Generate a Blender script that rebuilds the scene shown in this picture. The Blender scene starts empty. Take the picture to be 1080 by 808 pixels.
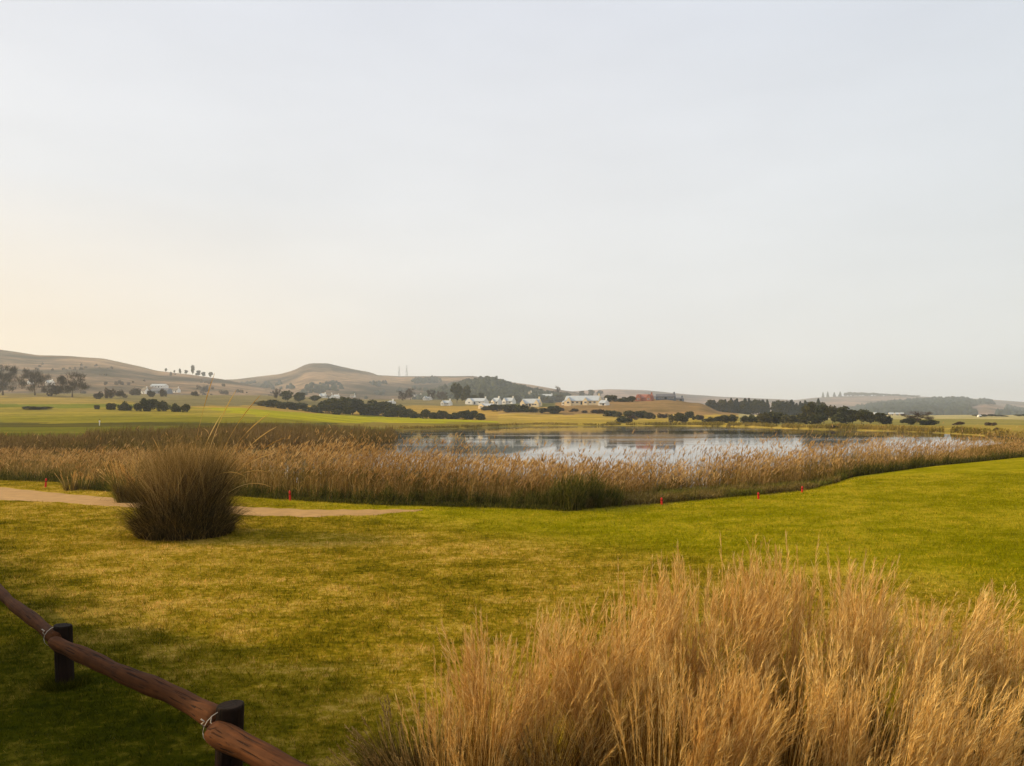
import bpy, bmesh, math, random
import numpy as np
from mathutils import Vector, Matrix
R = math.radians
random.seed(7); RNG = np.random.default_rng(7)
S = bpy.context.scene
COL = S.collection

# ------------------------------------------------------------------ camera, sky, sun, exposure
F = 830.0; HOR = 439.0; CH = 2.8            # focal length in photo pixels, horizon row, eye height
cd = bpy.data.cameras.new('camera'); cam = bpy.data.objects.new('camera', cd); COL.objects.link(cam)
cam.location = (0, 0, CH); cam.rotation_euler = (R(90), 0, 0)
cd.sensor_width = 36; cd.lens = 36 * F / 1080; cd.shift_y = (HOR - 404) / 1080
cd.clip_start = 0.05; cd.clip_end = 30000
S.camera = cam
SUN_EL = R(25); SUN_AZ = R(-80)             # azimuth measured from the view direction (+y), negative = left
sdir = Vector((math.sin(SUN_AZ) * math.cos(SUN_EL), math.cos(SUN_AZ) * math.cos(SUN_EL), math.sin(SUN_EL)))
sl = bpy.data.lights.new('sun', 'SUN'); sl.energy = 5.0; sl.angle = R(1.5); sl.color = (1, .77, .44)
so = bpy.data.objects.new('sun', sl); COL.objects.link(so)
so.rotation_euler = (-sdir).to_track_quat('-Z', 'Y').to_euler(); so.location = (-50, 10, 60)
W = bpy.data.worlds.new('World'); S.world = W; W.use_nodes = True
nt = W.node_tree; nt.nodes.clear()
def wn(t, **k):
    n = nt.nodes.new(t)
    for a, b in k.items(): setattr(n, a, b)
    return n
sky = wn('ShaderNodeTexSky', sky_type='NISHITA'); sky.sun_disc = False
sky.sun_elevation = SUN_EL; sky.sun_rotation = SUN_AZ
sky.air_density = 1; sky.dust_density = 5; sky.ozone_density = 1
scl = wn('ShaderNodeVectorMath', operation='SCALE'); scl.inputs['Scale'].default_value = 0.10
nt.links.new(sky.outputs[0], scl.inputs[0])
tc = wn('ShaderNodeTexCoord'); sep = wn('ShaderNodeSeparateXYZ'); nt.links.new(tc.outputs['Generated'], sep.inputs[0])
# thin high overcast: pale veil, warmer towards the low sun
rampz = wn('ShaderNodeValToRGB'); nt.links.new(sep.outputs['Z'], rampz.inputs[0])
e = rampz.color_ramp.elements
e[0].position = 0.0; e[0].color = (.84, .86, .83, 1)
e[1].position = .55; e[1].color = (.80, .84, .93, 1)
for p, c in ((.08, (.91, .90, .865, 1)), (.2, (.89, .895, .89, 1)), (.38, (.84, .86, .90, 1))):
    q = e.new(p); q.color = c
dot = wn('ShaderNodeVectorMath', operation='DOT_PRODUCT'); nt.links.new(tc.outputs['Generated'], dot.inputs[0])
dot.inputs[1].default_value = (math.sin(SUN_AZ), math.cos(SUN_AZ), 0)
mr = wn('ShaderNodeMapRange'); nt.links.new(dot.outputs['Value'], mr.inputs[0])
mr.inputs[1].default_value = .05; mr.inputs[2].default_value = .95; mr.interpolation_type = 'SMOOTHSTEP'
mz = wn('ShaderNodeMapRange'); nt.links.new(sep.outputs['Z'], mz.inputs[0])
mz.inputs[1].default_value = .26; mz.inputs[2].default_value = 0.0
mm = wn('ShaderNodeMath', operation='MULTIPLY'); nt.links.new(mr.outputs[0], mm.inputs[0]); nt.links.new(mz.outputs[0], mm.inputs[1])
wm = wn('ShaderNodeMix', data_type='RGBA'); nt.links.new(mm.outputs[0], wm.inputs[0])
nt.links.new(rampz.outputs[0], wm.inputs[6]); wm.inputs[7].default_value = (1.12, .86, .54, 1)
cn = wn('ShaderNodeTexNoise'); cn.inputs['Scale'].default_value = 2.2; cn.inputs['Detail'].default_value = 5
cmap = wn('ShaderNodeMapping'); cmap.inputs['Scale'].default_value = (1, 1, 3.5)
nt.links.new(tc.outputs['Generated'], cmap.inputs[0]); nt.links.new(cmap.outputs[0], cn.inputs[0])
cr = wn('ShaderNodeMapRange'); nt.links.new(cn.outputs[0], cr.inputs[0])
cr.inputs[1].default_value = .3; cr.inputs[2].default_value = .7; cr.inputs[3].default_value = .94; cr.inputs[4].default_value = 1.045
cs = wn('ShaderNodeVectorMath', operation='SCALE'); nt.links.new(wm.outputs[2], cs.inputs[0]); nt.links.new(cr.outputs[0], cs.inputs['Scale'])
bl = wn('ShaderNodeMapRange'); nt.links.new(dot.outputs['Value'], bl.inputs[0]); bl.inputs[1].default_value = .1; bl.inputs[2].default_value = -.5
blm = wn('ShaderNodeMix', data_type='RGBA', blend_type='MULTIPLY'); nt.links.new(bl.outputs[0], blm.inputs[0]); nt.links.new(cs.outputs[0], blm.inputs[6]); blm.inputs[7].default_value = (.94, .975, 1.0, 1)
fin = wn('ShaderNodeMix', data_type='RGBA'); fin.inputs[0].default_value = .88
nt.links.new(scl.outputs[0], fin.inputs[6]); nt.links.new(blm.outputs[2], fin.inputs[7])
# the veil is set against a Background strength of 0.1
up = wn('ShaderNodeVectorMath', operation='SCALE'); up.inputs['Scale'].default_value = 10.25; nt.links.new(fin.outputs[2], up.inputs[0])
bg = wn('ShaderNodeBackground'); bg.inputs[1].default_value = .10; nt.links.new(up.outputs[0], bg.inputs[0])
wo = wn('ShaderNodeOutputWorld'); nt.links.new(bg.outputs[0], wo.inputs[0])
vs = S.view_settings; vs.view_transform = 'Standard'; vs.look = 'None'; vs.gamma = 1; vs.exposure = 0; vs.use_curve_mapping = False
S.render.engine = 'CYCLES'
S.cycles.transparent_max_bounces = 6; S.cycles.max_bounces = 6; S.cycles.volume_bounces = 1

# ------------------------------------------------------------------ helpers
def nmesh(name, V, Q, T=None, smooth=False):
    V = np.asarray(V, dtype=np.float32); me = bpy.data.meshes.new(name)
    Q = np.zeros((0, 4), int) if Q is None else np.asarray(Q); T = np.zeros((0, 3), int) if T is None else np.asarray(T)
    me.vertices.add(len(V)); me.vertices.foreach_set('co', V.ravel())
    nl = Q.size + T.size
    me.loops.add(nl); me.loops.foreach_set('vertex_index', np.concatenate([Q.ravel(), T.ravel()]).astype(np.int32))
    st = np.concatenate([np.arange(len(Q)) * 4, Q.size + np.arange(len(T)) * 3]).astype(np.int32)
    me.polygons.add(len(st)); me.polygons.foreach_set('loop_start', st)
    if smooth: me.polygons.foreach_set('use_smooth', np.ones(len(st), bool))
    me.update(calc_edges=True); me.validate()
    return me
def link(name, me, mat=None, parent=None):
    o = bpy.data.objects.new(name, me); COL.objects.link(o)
    if mat and not len(me.materials): me.materials.append(mat)
    if parent: o.parent = parent
    return o
def tag(o, label=None, cat=None, group=None, kind=None):
    if label: o['label'] = label
    if cat: o['category'] = cat
    if group: o['group'] = group
    if kind: o['kind'] = kind
    return o
def empty(name, loc, rz=0):
    o = bpy.data.objects.new(name, None); COL.objects.link(o); o.location = loc; o.rotation_euler = (0, 0, rz)
    o.empty_display_size = .3; return o
def copy_tree(o, parent=None):
    c = o.copy(); COL.objects.link(c); c.parent = parent
    for ch in o.children: copy_tree(ch, c)
    return c
ORD = list(('first', 'second', 'third', 'fourth', 'fifth', 'sixth', 'seventh', 'eighth', 'ninth', 'tenth', 'eleventh', 'twelfth',
       'thirteenth', 'fourteenth', 'fifteenth', 'sixteenth', 'seventeenth', 'eighteenth', 'nineteenth', 'twentieth'))
def lathe(bm, prof, seg=16, M=None):
    rings = []
    for r, z in prof:
        rings.append([bm.verts.new((r * math.cos(2 * math.pi * k / seg), r * math.sin(2 * math.pi * k / seg), z)) for k in range(seg)])
    for a, b in zip(rings, rings[1:]):
        for k in range(seg): bm.faces.new((a[k], a[(k + 1) % seg], b[(k + 1) % seg], b[k]))
    bm.faces.new(rings[-1]); bm.faces.new(rings[0][::-1])
    if M: bmesh.ops.transform(bm, matrix=M, verts=[v for r in rings for v in r])
def tube(bm, pts, rad, seg=8, cap=True):
    pts = [Vector(p) for p in pts]; rings = []
    rads = rad if isinstance(rad, (list, tuple)) else [rad] * len(pts)
    for i, p in enumerate(pts):
        t = (pts[min(i + 1, len(pts) - 1)] - pts[max(i - 1, 0)]).normalized()
        a = t.cross(Vector((0.02, 0.03, 1))); a = a.normalized() if a.length > 1e-3 else Vector((1, 0, 0))
        b = t.cross(a)
        rings.append([bm.verts.new(p + rads[i] * (math.cos(2 * math.pi * k / seg) * a + math.sin(2 * math.pi * k / seg) * b)) for k in range(seg)])
    for a, b in zip(rings, rings[1:]):
        for k in range(seg): bm.faces.new((a[k], b[k], b[(k + 1) % seg], a[(k + 1) % seg]))
    if cap: bm.faces.new(rings[0][::-1]); bm.faces.new(rings[-1])
def bmobj(name, bm, mat, parent=None, smooth=False):
    bmesh.ops.recalc_face_normals(bm, faces=bm.faces)
    me = bpy.data.meshes.new(name); bm.to_mesh(me); bm.free()
    if smooth:
        for p in me.polygons: p.use_smooth = True
    return link(name, me, mat, parent)
def box(bm, x0, x1, y0, y1, z0, z1):
    v = [bm.verts.new((x, y, z)) for z in (z0, z1) for y in (y0, y1) for x in (x0, x1)]
    for f in ((0, 2, 3, 1), (4, 5, 7, 6), (0, 1, 5, 4), (2, 6, 7, 3), (0, 4, 6, 2), (1, 3, 7, 5)): bm.faces.new([v[i] for i in f])

def vnoise(x, y, seed=0):                     # smooth value noise, vectorised
    x = np.asarray(x, float); y = np.asarray(y, float)
    xi = np.floor(x).astype(np.int64); yi = np.floor(y).astype(np.int64); fx = x - xi; fy = y - yi
    fx = fx * fx * (3 - 2 * fx); fy = fy * fy * (3 - 2 * fy)
    def h(a, b):
        n = (a * 374761393 + b * 668265263 + seed * 1442695041) & 0xffffffff
        n = ((n ^ (n >> 13)) * 1274126177) & 0xffffffff
        return ((n ^ (n >> 16)) & 0xffff) / 65535.0
    return (h(xi, yi) * (1 - fx) + h(xi + 1, yi) * fx) * (1 - fy) + (h(xi, yi + 1) * (1 - fx) + h(xi + 1, yi + 1) * fx) * fy
def fbm(x, y, o=4, seed=0):
    s = 0; a = .5; t = 0
    for k in range(o):
        s = s + a * vnoise(x * 2 ** k, y * 2 ** k, seed + k); t += a; a *= .5
    return s / t - .5

# ------------------------------------------------------------------ materials
def mat(name, rough=.8, spec=.2):
    m = bpy.data.materials.new(name); m.use_nodes = True; n = m.node_tree; b = n.nodes['Principled BSDF']
    b.inputs['Roughness'].default_value = rough; b.inputs['Specular IOR Level'].default_value = spec
    return m, n, b
def N(n, t, **k):
    x = n.nodes.new(t)
    for a, b in k.items(): setattr(x, a, b)
    return x
def noise(n, scale, detail=4, vec=None, rough=.55):
    x = N(n, 'ShaderNodeTexNoise'); x.inputs['Scale'].default_value = scale; x.inputs['Detail'].default_value = detail
    x.inputs['Roughness'].default_value = rough
    if vec: n.links.new(vec, x.inputs[0])
    return x.outputs[0]
def ramp(n, fac, stops):
    r = N(n, 'ShaderNodeValToRGB'); n.links.new(fac, r.inputs[0]); e = r.color_ramp.elements
    e[0].position = stops[0][0]; e[0].color = (*stops[0][1], 1); e[1].position = stops[-1][0]; e[1].color = (*stops[-1][1], 1)
    for p, c in stops[1:-1]: q = e.new(p); q.color = (*c, 1)
    return r.outputs[0]
def mixc(n, fac, a, b, bt='MIX'):
    m = N(n, 'ShaderNodeMix', data_type='RGBA', blend_type=bt)
    for i, v in ((0, fac), (6, a), (7, b)):
        if isinstance(v, (int, float)): m.inputs[i].default_value = v
        elif isinstance(v, tuple): m.inputs[i].default_value = (*v, 1)
        else: n.links.new(v, m.inputs[i])
    return m.outputs[2]
def rng(n, v, a, b, c=0., d=1.):
    m = N(n, 'ShaderNodeMapRange', interpolation_type='SMOOTHSTEP'); n.links.new(v, m.inputs[0])
    for i, q in enumerate((a, b, c, d)): m.inputs[i + 1].default_value = q
    return m.outputs[0]
def math_(n, op, a, b):
    m = N(n, 'ShaderNodeMath', operation=op)
    for i, v in enumerate((a, b)):
        if isinstance(v, (int, float)): m.inputs[i].default_value = v
        else: n.links.new(v, m.inputs[i])
    return m.outputs[0]
def pos(n, sc=None):
    g = N(n, 'ShaderNodeNewGeometry'); o = g.outputs['Position']
    if sc:
        m = N(n, 'ShaderNodeMapping'); m.inputs['Scale'].default_value = sc; n.links.new(o, m.inputs[0]); o = m.outputs[0]
    return o
def bump(n, b, h, strength=.4, dist=.02):
    x = N(n, 'ShaderNodeBump'); x.inputs['Strength'].default_value = strength; x.inputs['Distance'].default_value = dist
    n.links.new(h, x.inputs['Height']); n.links.new(x.outputs[0], b.inputs['Normal'])

def lawn_color(n):
    p = pos(n); sp = N(n, 'ShaderNodeSeparateXYZ'); n.links.new(p, sp.inputs[0])
    big = noise(n, .22, 3, pos(n, (1, 1., 1))); mid = noise(n, 1.3, 6, pos(n, (.8, 1., 1)), .7); fine = noise(n, 9., 5, pos(n, (.8, 1., 1)), .7)
    v = math_(n, 'ADD', math_(n, 'MULTIPLY', mid, .40), math_(n, 'ADD', math_(n, 'MULTIPLY', big, .30), math_(n, 'MULTIPLY', fine, .43)))
    dry = ramp(n, v, ((.43, (.050, .044, .002)), (.51, (.155, .118, .004)), (.575, (.285, .198, .012)), (.65, (.48, .315, .060))))
    grn = ramp(n, v, ((.40, (.105, .094, .001)), (.54, (.200, .182, .002)), (.65, (.36, .28, .015))))
    # mown fairway to the right and along the reeds is greener
    f1 = math_(n, 'ADD', math_(n, 'ADD', sp.outputs[1], math_(n, 'MULTIPLY', sp.outputs[0], .85)), math_(n, 'MULTIPLY', mid, 3))
    c = mixc(n, rng(n, f1, 17.5, 23), dry, grn)
    # darker, greener turf near the fence
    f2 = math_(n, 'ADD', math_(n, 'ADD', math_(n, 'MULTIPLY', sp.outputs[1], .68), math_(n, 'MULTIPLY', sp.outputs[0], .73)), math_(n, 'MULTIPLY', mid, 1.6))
    fence_grn = ramp(n, v, ((.42, (.018, .024, .002)), (.56, (.050, .050, .002)), (.68, (.17, .13, .014))))
    return mixc(n, rng(n, f2, 5.2, 3.1), c, fence_grn), fine, mid
def m_ground():
    m, n, b = mat('ground_cover', 1., 0.)
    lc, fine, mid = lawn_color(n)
    a = N(n, 'ShaderNodeAttribute'); a.attribute_name = 'cover'
    l = N(n, 'ShaderNodeAttribute'); l.attribute_name = 'lawn'
    far = noise(n, .05, 6, pos(n, (.6, 1.3, 1)), .65)
    fc = mixc(n, 1., a.outputs['Color'], ramp(n, far, ((.3, (.62, .66, .6)), (.5, (1, 1, 1)), (.7, (1.4, 1.28, 1.2)))), 'MULTIPLY')
    f2 = noise(n, .8, 4, pos(n, (.5, 1.3, 1)))
    fc = mixc(n, 1., fc, ramp(n, f2, ((.3, (.75, .78, .7)), (.7, (1.25, 1.2, 1.2)))), 'MULTIPLY')
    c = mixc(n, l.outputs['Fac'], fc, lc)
    n.links.new(c, b.inputs['Base Color'])
    bump(n, b, math_(n, 'ADD', fine, math_(n, 'MULTIPLY', mid, 2.)), .8, .05)
    return m
def m_blade(name, stops, trans=.3, rough=.6, lawn=False, tint=None):
    m = bpy.data.materials.new(name); m.use_nodes = True; n = m.node_tree; n.nodes.clear()
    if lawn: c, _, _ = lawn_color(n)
    else:
        g = N(n, 'ShaderNodeNewGeometry'); c = ramp(n, g.outputs['Random Per Island'], stops)
        if tint:
            c = mixc(n, rng(n, noise(n, tint[0], 3, pos(n)), .42, .6), c, mixc(n, 1., c, tint[1], 'MULTIPLY'))
    if lawn:
        g = N(n, 'ShaderNodeNewGeometry')
        c = mixc(n, 1., c, ramp(n, g.outputs['Random Per Island'], ((0, (.55, .62, .6)), (.6, (1.05, 1.05, 1.)), (.85, (1.5, 1.35, 1.6)), (1, (2.3, 1.9, 4.)))), 'MULTIPLY')
    d = N(n, 'ShaderNodeBsdfDiffuse'); t = N(n, 'ShaderNodeBsdfTranslucent'); x = N(n, 'ShaderNodeMixShader'); x.inputs[0].default_value = trans
    n.links.new(c, d.inputs[0]); n.links.new(c, t.inputs[0]); n.links.new(d.outputs[0], x.inputs[1]); n.links.new(t.outputs[0], x.inputs[2])
    o = N(n, 'ShaderNodeOutputMaterial'); n.links.new(x.outputs[0], o.inputs[0])
    return m
def m_plain(name, c, rough=.8, var=.25, scale=3., objrand=False, bs=0):
    m, n, b = mat(name, rough)
    tc = N(n, 'ShaderNodeTexCoord')
    nz = noise(n, scale, 5, tc.outputs['Object'], .65)
    k = ramp(n, nz, ((.25, (1 - var,) * 3), (.75, (1 + var,) * 3)))
    col = mixc(n, 1., c, k, 'MULTIPLY')
    if objrand:
        oi = N(n, 'ShaderNodeObjectInfo')
        col = mixc(n, 1., col, ramp(n, oi.outputs['Random'], ((0, (.75, .8, .8)), (.5, (1, 1, .9)), (1, (1.35, 1.15, 1)))), 'MULTIPLY')
    n.links.new(col, b.inputs['Base Color'])
    if bs: bump(n, b, nz, .5, bs)
    return m
def m_leaf(name, c, c2):
    m, n, b = mat(name, .9, .05)
    g = N(n, 'ShaderNodeNewGeometry'); oi = N(n, 'ShaderNodeObjectInfo')
    k = ramp(n, g.outputs['Random Per Island'], ((0, c), (1, c2)))
    col = mixc(n, 1., k, ramp(n, oi.outputs['Random'], ((0, (.75, .8, .9)), (.5, (1, 1, 1)), (1, (1.4, 1.2, 1)))), 'MULTIPLY')
    n.links.new(col, b.inputs['Base Color'])
    return m
def m_wood(name, dark, light, rough=.75, sc=(.7, 26, 26)):
    m, n, b = mat(name, rough, .06)
    tc = N(n, 'ShaderNodeTexCoord'); mp = N(n, 'ShaderNodeMapping'); mp.inputs['Scale'].default_value = sc
    n.links.new(tc.outputs['Object'], mp.inputs[0])
    g = noise(n, 1.6, 6, mp.outputs[0], .7); w = noise(n, 5, 5, tc.outputs['Object'], .6)
    v = math_(n, 'ADD', math_(n, 'MULTIPLY', g, .65), math_(n, 'MULTIPLY', w, .35))
    n.links.new(ramp(n, v, ((.32, dark), (.52, tuple((a + c) / 2 for a, c in zip(dark, light))), (.7, light))), b.inputs['Base Color'])
    crk = rng(n, noise(n, 2.2, 3, mp.outputs[0], .5),   .33, .42)
    src = b.inputs['Base Color'].links[0].from_socket
    n.links.new(mixc(n, crk, tuple(c * .8 for c in dark), src), b.inputs['Base Color'])
    bump(n, b, math_(n, 'ADD', v, crk), .9, .008)
    return m
def m_hill(name, a, b_, c, patch=.0045):
    m, n, b = mat(name, 1., 0.)
    v = noise(n, patch, 7, pos(n, (1, .7, 2.5)), .62); w = noise(n, patch * 7, 5, pos(n), .6)
    col = ramp(n, v, ((.40, c), (.49, b_), (.58, a)))
    col = mixc(n, 1., col, ramp(n, w, ((.34, (.5, .55, .52)), (.64, (1.4, 1.34, 1.3)))), 'MULTIPLY')
    n.links.new(col, b.inputs['Base Color']); return m
def m_water():
    m, n, b = mat('pond_water', .06)
    b.inputs['Base Color'].default_value = (.022, .024, .018, 1); b.inputs['IOR'].default_value = 1.33; b.inputs['Specular IOR Level'].default_value = .5
    r = noise(n, .9, 4, pos(n, (.35, 1.6, 1)), .6); r2 = noise(n, .03, 3, pos(n, (.35, 2.2, 1)))
    h = math_(n, 'MULTIPLY', r, rng(n, r2, .42, .62, .2, 1.0))
    bump(n, b, h, .07, .008)
    n.links.new(rng(n, r2, .45, .65, .03, .09), b.inputs['Roughness'])
    return m

M = {}
M['ground'] = m_ground()
M['water'] = m_water()
M['path'] = m_plain('sandy_path', (.37, .215, .075), 1., .24, 2.2, bs=.02)
M['lawn'] = m_blade('lawn_blade', None, .25, lawn=True)
M['reed'] = m_blade('dry_reed', ((0, (.10, .055, .013)), (.45, (.28, .165, .042)), (.8, (.44, .28, .085)), (1, (.56, .39, .15))), .3, tint=(.35, (.50, .55, .4)))
M['plume'] = m_blade('reed_plume', ((0, (.34, .19, .055)), (.6, (.57, .35, .125)), (1, (.74, .51, .22))), .35, tint=(.25, (.75, .70, .62)))
M['farreed'] = m_blade('far_reed', ((0, (.09, .055, .018)), (.5, (.18, .11, .035)), (1, (.27, .18, .07))), .3, tint=(.05, (.75, .85, .6)))
M['sedge'] = m_blade('green_sedge', ((0, (.03, .035, .006)), (.6, (.085, .085, .014)), (1, (.20, .16, .04))), .3)
M['fringe'] = m_blade('brown_fringe', ((0, (.09, .06, .018)), (.6, (.21, .15, .04)), (1, (.30, .22, .08))), .3, tint=(.4, (.7, .95, .5)))
M['shore'] = m_blade('shore_grass', ((0, (.16, .11, .02)), (.6, (.34, .24, .045)), (1, (.45, .33, .09))), .3, tint=(.03, (.62, .66, .45)))
M['gold'] = m_blade('golden_grass', ((0, (.035, .015, .003)), (.55, (.14, .064, .011)), (.85, (.36, .19, .036)), (1, (.56, .34, .08))), .25)
M['goldhead'] = m_blade('golden_seed_head', ((0, (.38, .205, .045)), (.5, (.68, .42, .120)), (1, (.90, .66, .27))), .28)
M['thatch'] = m_blade('dark_tussock_blade', ((0, (.020, .014, .004)), (.55, (.060, .041, .011)), (.82, (.16, .105, .028)), (1, (.42, .27, .09))), .2)
M['thatchtop'] = m_blade('tussock_top', ((0, (.12, .075, .022)), (.6, (.28, .175, .055)), (1, (.52, .36, .14))), .3)
M['rail'] = m_wood('rail_wood', (.026, .010, .004), (.125, .044, .013))
M['post'] = m_wood('post_wood', (.006, .004, .003), (.022, .011, .006), .7, (18, 18, 1.2))
M['wire'] = m_plain('galvanised_wire', (.42, .36, .28), .5, .15, 20)
M['red'] = m_plain('red_paint', (.58, .025, .014), .5, .15, 8)
M['white'] = m_plain('white_paint', (.8, .78, .7), .6, .1, 8)
M['leaf_dark'] = m_leaf('dark_leaf', (.018, .024, .007), (.085, .082, .020))
M['leaf_olive'] = m_leaf('olive_leaf', (.045, .045, .012), (.12, .105, .03))
M['leaf_pine'] = m_leaf('pine_leaf', (.014, .024, .013), (.040, .055, .028))
M['twig'] = m_leaf('bare_twig', (.030, .020, .012), (.085, .055, .032))
M['bark'] = m_plain('bark', (.10, .07, .045), .9, .3, 4)
M['forest'] = m_leaf('forest_leaf', (.016, .026, .021), (.045, .058, .040))
M['wall_cream'] = m_plain('cream_render', (.82, .66, .40), .85, .08, .4)
M['wall_white'] = m_plain('white_render', (.80, .76, .68), .85, .08, .4)
M['wall_red'] = m_plain('red_wall', (.40, .15, .085), .85, .15, .4)
M['wall_blue'] = m_plain('slate_wall', (.15, .18, .22), .8, .12, .4)
M['roof_grey'] = m_plain('grey_sheet_roof', (.42, .45, .46), .6, .12, .5)
M['roof_dark'] = m_plain('dark_roof', (.13, .13, .14), .8, .2, .5)
M['roof_thatch'] = m_plain('thatch_roof', (.20, .165, .12), .9, .2, .5)
M['roof_red'] = m_plain('red_roof', (.33, .13, .085), .8, .15, .5)
M['pane'] = m_plain('dark_window', (.03, .035, .04), .2, .1, 1)
M['hill_brown'] = m_hill('dry_hill_grass', (.25, .165, .095), (.14, .098, .060), (.040, .034, .022))
M['hill_mid'] = m_hill('far_hill_grass', (.26, .17, .115), (.16, .11, .075), (.065, .05, .035), .004)
M['hill_green'] = m_hill('wooded_hill_ground', (.10, .10, .05), (.06, .065, .035), (.045, .05, .03))
M['steel'] = m_plain('pylon_steel', (.3, .3, .3), .6, .1, 1)

# ------------------------------------------------------------------ terrain
PXC = [-900, 0, 250, 400, 500, 560, 620, 700, 735, 764, 800, 940, 2000]
TAB = [
 [(30,-.35),(60,-.6),(100,-.4),(130,0),(230,1.5),(350,9.5),(500,17),(800,26),(1500,20)],
 [(30,-.35),(60,-.6),(100,-.4),(130,0),(230,1.5),(350,9.5),(500,17),(800,26),(1500,20)],
 [(30,-.35),(60,-.62),(110,-.6),(150,0),(230,2.5),(300,5.5),(400,8.5),(600,18),(800,24),(1500,15)],
 [(30,-.35),(60,-.62),(180,-.6),(230,-.2),(300,.8),(380,2),(450,5),(600,14),(800,20),(1500,12)],
 [(30,-.35),(60,-.62),(228,-.55),(300,.5),(400,2.2),(450,4.5),(500,7.5),(600,12),(800,20),(1500,12)],
 [(30,-.35),(60,-.62),(290,-.5),(340,.6),(400,3),(450,6),(500,8.5),(600,13),(800,12),(1500,8)],
 [(30,-.35),(60,-.62),(290,-.5),(340,.6),(400,3.4),(430,6.5),(470,9.5),(520,13),(700,14),(1500,8)],
 [(30,-.35),(60,-.62),(290,-.5),(340,.6),(400,2.5),(460,9.5),(520,14.6),(600,13.5),(700,8),(1500,6)],
 [(30,-.35),(60,-.62),(280,-.5),(340,.8),(400,2.6),(460,8),(520,11.5),(600,10),(700,7),(1500,5)],
 [(30,-.35),(60,-.62),(270,-.5),(340,1),(400,3),(450,4.2),(520,5.2),(600,4.5),(800,5),(1500,4)],
 [(30,-.35),(60,-.62),(240,-.5),(340,1),(450,2),(600,3),(800,4),(1500,4)],
 [(30,-.35),(60,-.62),(190,-.5),(250,.2),(400,1.5),(800,3.5),(1500,3)],
 [(30,-.35),(60,-.62),(190,-.5),(250,.2),(400,1.5),(800,3.5),(1500,3)]]
LD = np.unique(np.concatenate([np.linspace(0, 60, 61), np.linspace(60, 1500, 361), [9000]]))
ZT = []
for row in TAB:
    d = [0, 23] + [r[0] for r in row] + [9000]; z = [0, 0] + [r[1] for r in row] + [row[-1][1]]
    zz = np.interp(LD, d, z)
    k = np.where(LD > 140)[0]; sm = zz.copy()
    for i in k:
        a = max(0, i - 6); b2 = min(len(zz), i + 7); sm[i] = zz[a:b2].mean()
    ZT.append(sm)
ZT = np.array(ZT)
# front edge of the reeds (photo column -> metres out), pond edges
RF = (np.array([-900,-200,0,60,100,180,250,333,400,450,560,600,650,700,800,850,880,900,950,1000,1080,1300,2000]),
      np.array([60, 40, 35, 34, 30, 28.5, 28, 26.2, 25.2, 25, 24.2, 23.7, 24.6, 25.4, 28, 29.6, 32.5, 36, 40, 44.5, 51.5, 64, 80]))
PN = (np.array([250, 300, 340, 560, 700, 800, 900, 1000, 1060, 1090]), np.array([60, 43, 36, 33, 36, 40, 49, 74, 100, 112]))
PF = (np.array([250, 300, 400, 415, 500, 560, 720, 780, 840, 950, 1020, 1060, 1090]),
      np.array([60, 80, 140, 200, 228, 288, 288, 262, 215, 180, 150, 130, 112]))
def gnd(px, D):
    px = np.asarray(px, float); D = np.asarray(D, float)
    px, D = np.broadcast_arrays(px, D)
    # column interpolation
    i = np.clip(np.searchsorted(PXC, px) - 1, 0, len(PXC) - 2)
    pc = np.array(PXC, float); t = np.clip((px - pc[i]) / (pc[i + 1] - pc[i]), 0, 1); t = t * t * (3 - 2 * t)
    j = np.clip(np.searchsorted(LD, D) - 1, 0, len(LD) - 2); s = np.clip((D - LD[j]) / (LD[j + 1] - LD[j]), 0, 1)
    a = ZT[i, j] * (1 - s) + ZT[i, j + 1] * s; b = ZT[i + 1, j] * (1 - s) + ZT[i + 1, j + 1] * s
    z = a * (1 - t) + b * t
    # lawn runs out to the reeds on the right before it drops
    rf = np.interp(px, *RF)
    drop = np.clip((D - rf + 1) / 9, 0, 1)
    z = np.where(D < 75, np.where(D < rf + 8, -.6 * drop * drop * (3 - 2 * drop), np.minimum(z, -.6)), z)
    z = np.where((D < 75) & (D >= rf + 8), -.6, z)
    X = (px - 540) / F * D
    und = (fbm(X / 7., D / 7., 3, 3)) * .16
    z = z + und * np.clip((D - 9) / 12, 0, 1) * np.clip((rf - D) / 4, 0, 1)
    bmp = fbm(X / 40., D / 40., 4, 9)
    z = z + bmp * np.clip((D - 240) / 200, 0, 1) * 2.2
    # lawn swells gently to the right
    z = z + .35 * np.clip((px - 620) / 500, 0, 1) * np.clip((D - 16) / 14, 0, 1) * np.clip((rf + 1 - D) / 5, 0, 1)
    # pond
    n_, f_ = np.interp(px, *PN), np.interp(px, *PF)
    wob = fbm(X / 9., D / 9., 3, 21) * 6 + 0
    ins = np.minimum((D - n_ + wob * .3) / 3.0, (f_ + wob - D) / 8.0)
    ins = np.where((px > 250) & (px < 1090), ins, -1)
    return np.where(ins > 0, np.minimum(z, -.66 - np.clip(ins, 0, 1) * .9), z)
HILLS = {}
def hill(name, Dr, Df, Db, z0, sil, seed, amp, p=1.25):
    HILLS[name] = dict(Dr=Dr, Df=Df, Db=Db, z0=z0, sx=np.array([s[0] for s in sil], float), sy=np.array([s[1] for s in sil], float), seed=seed, amp=amp, p=p)
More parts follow.
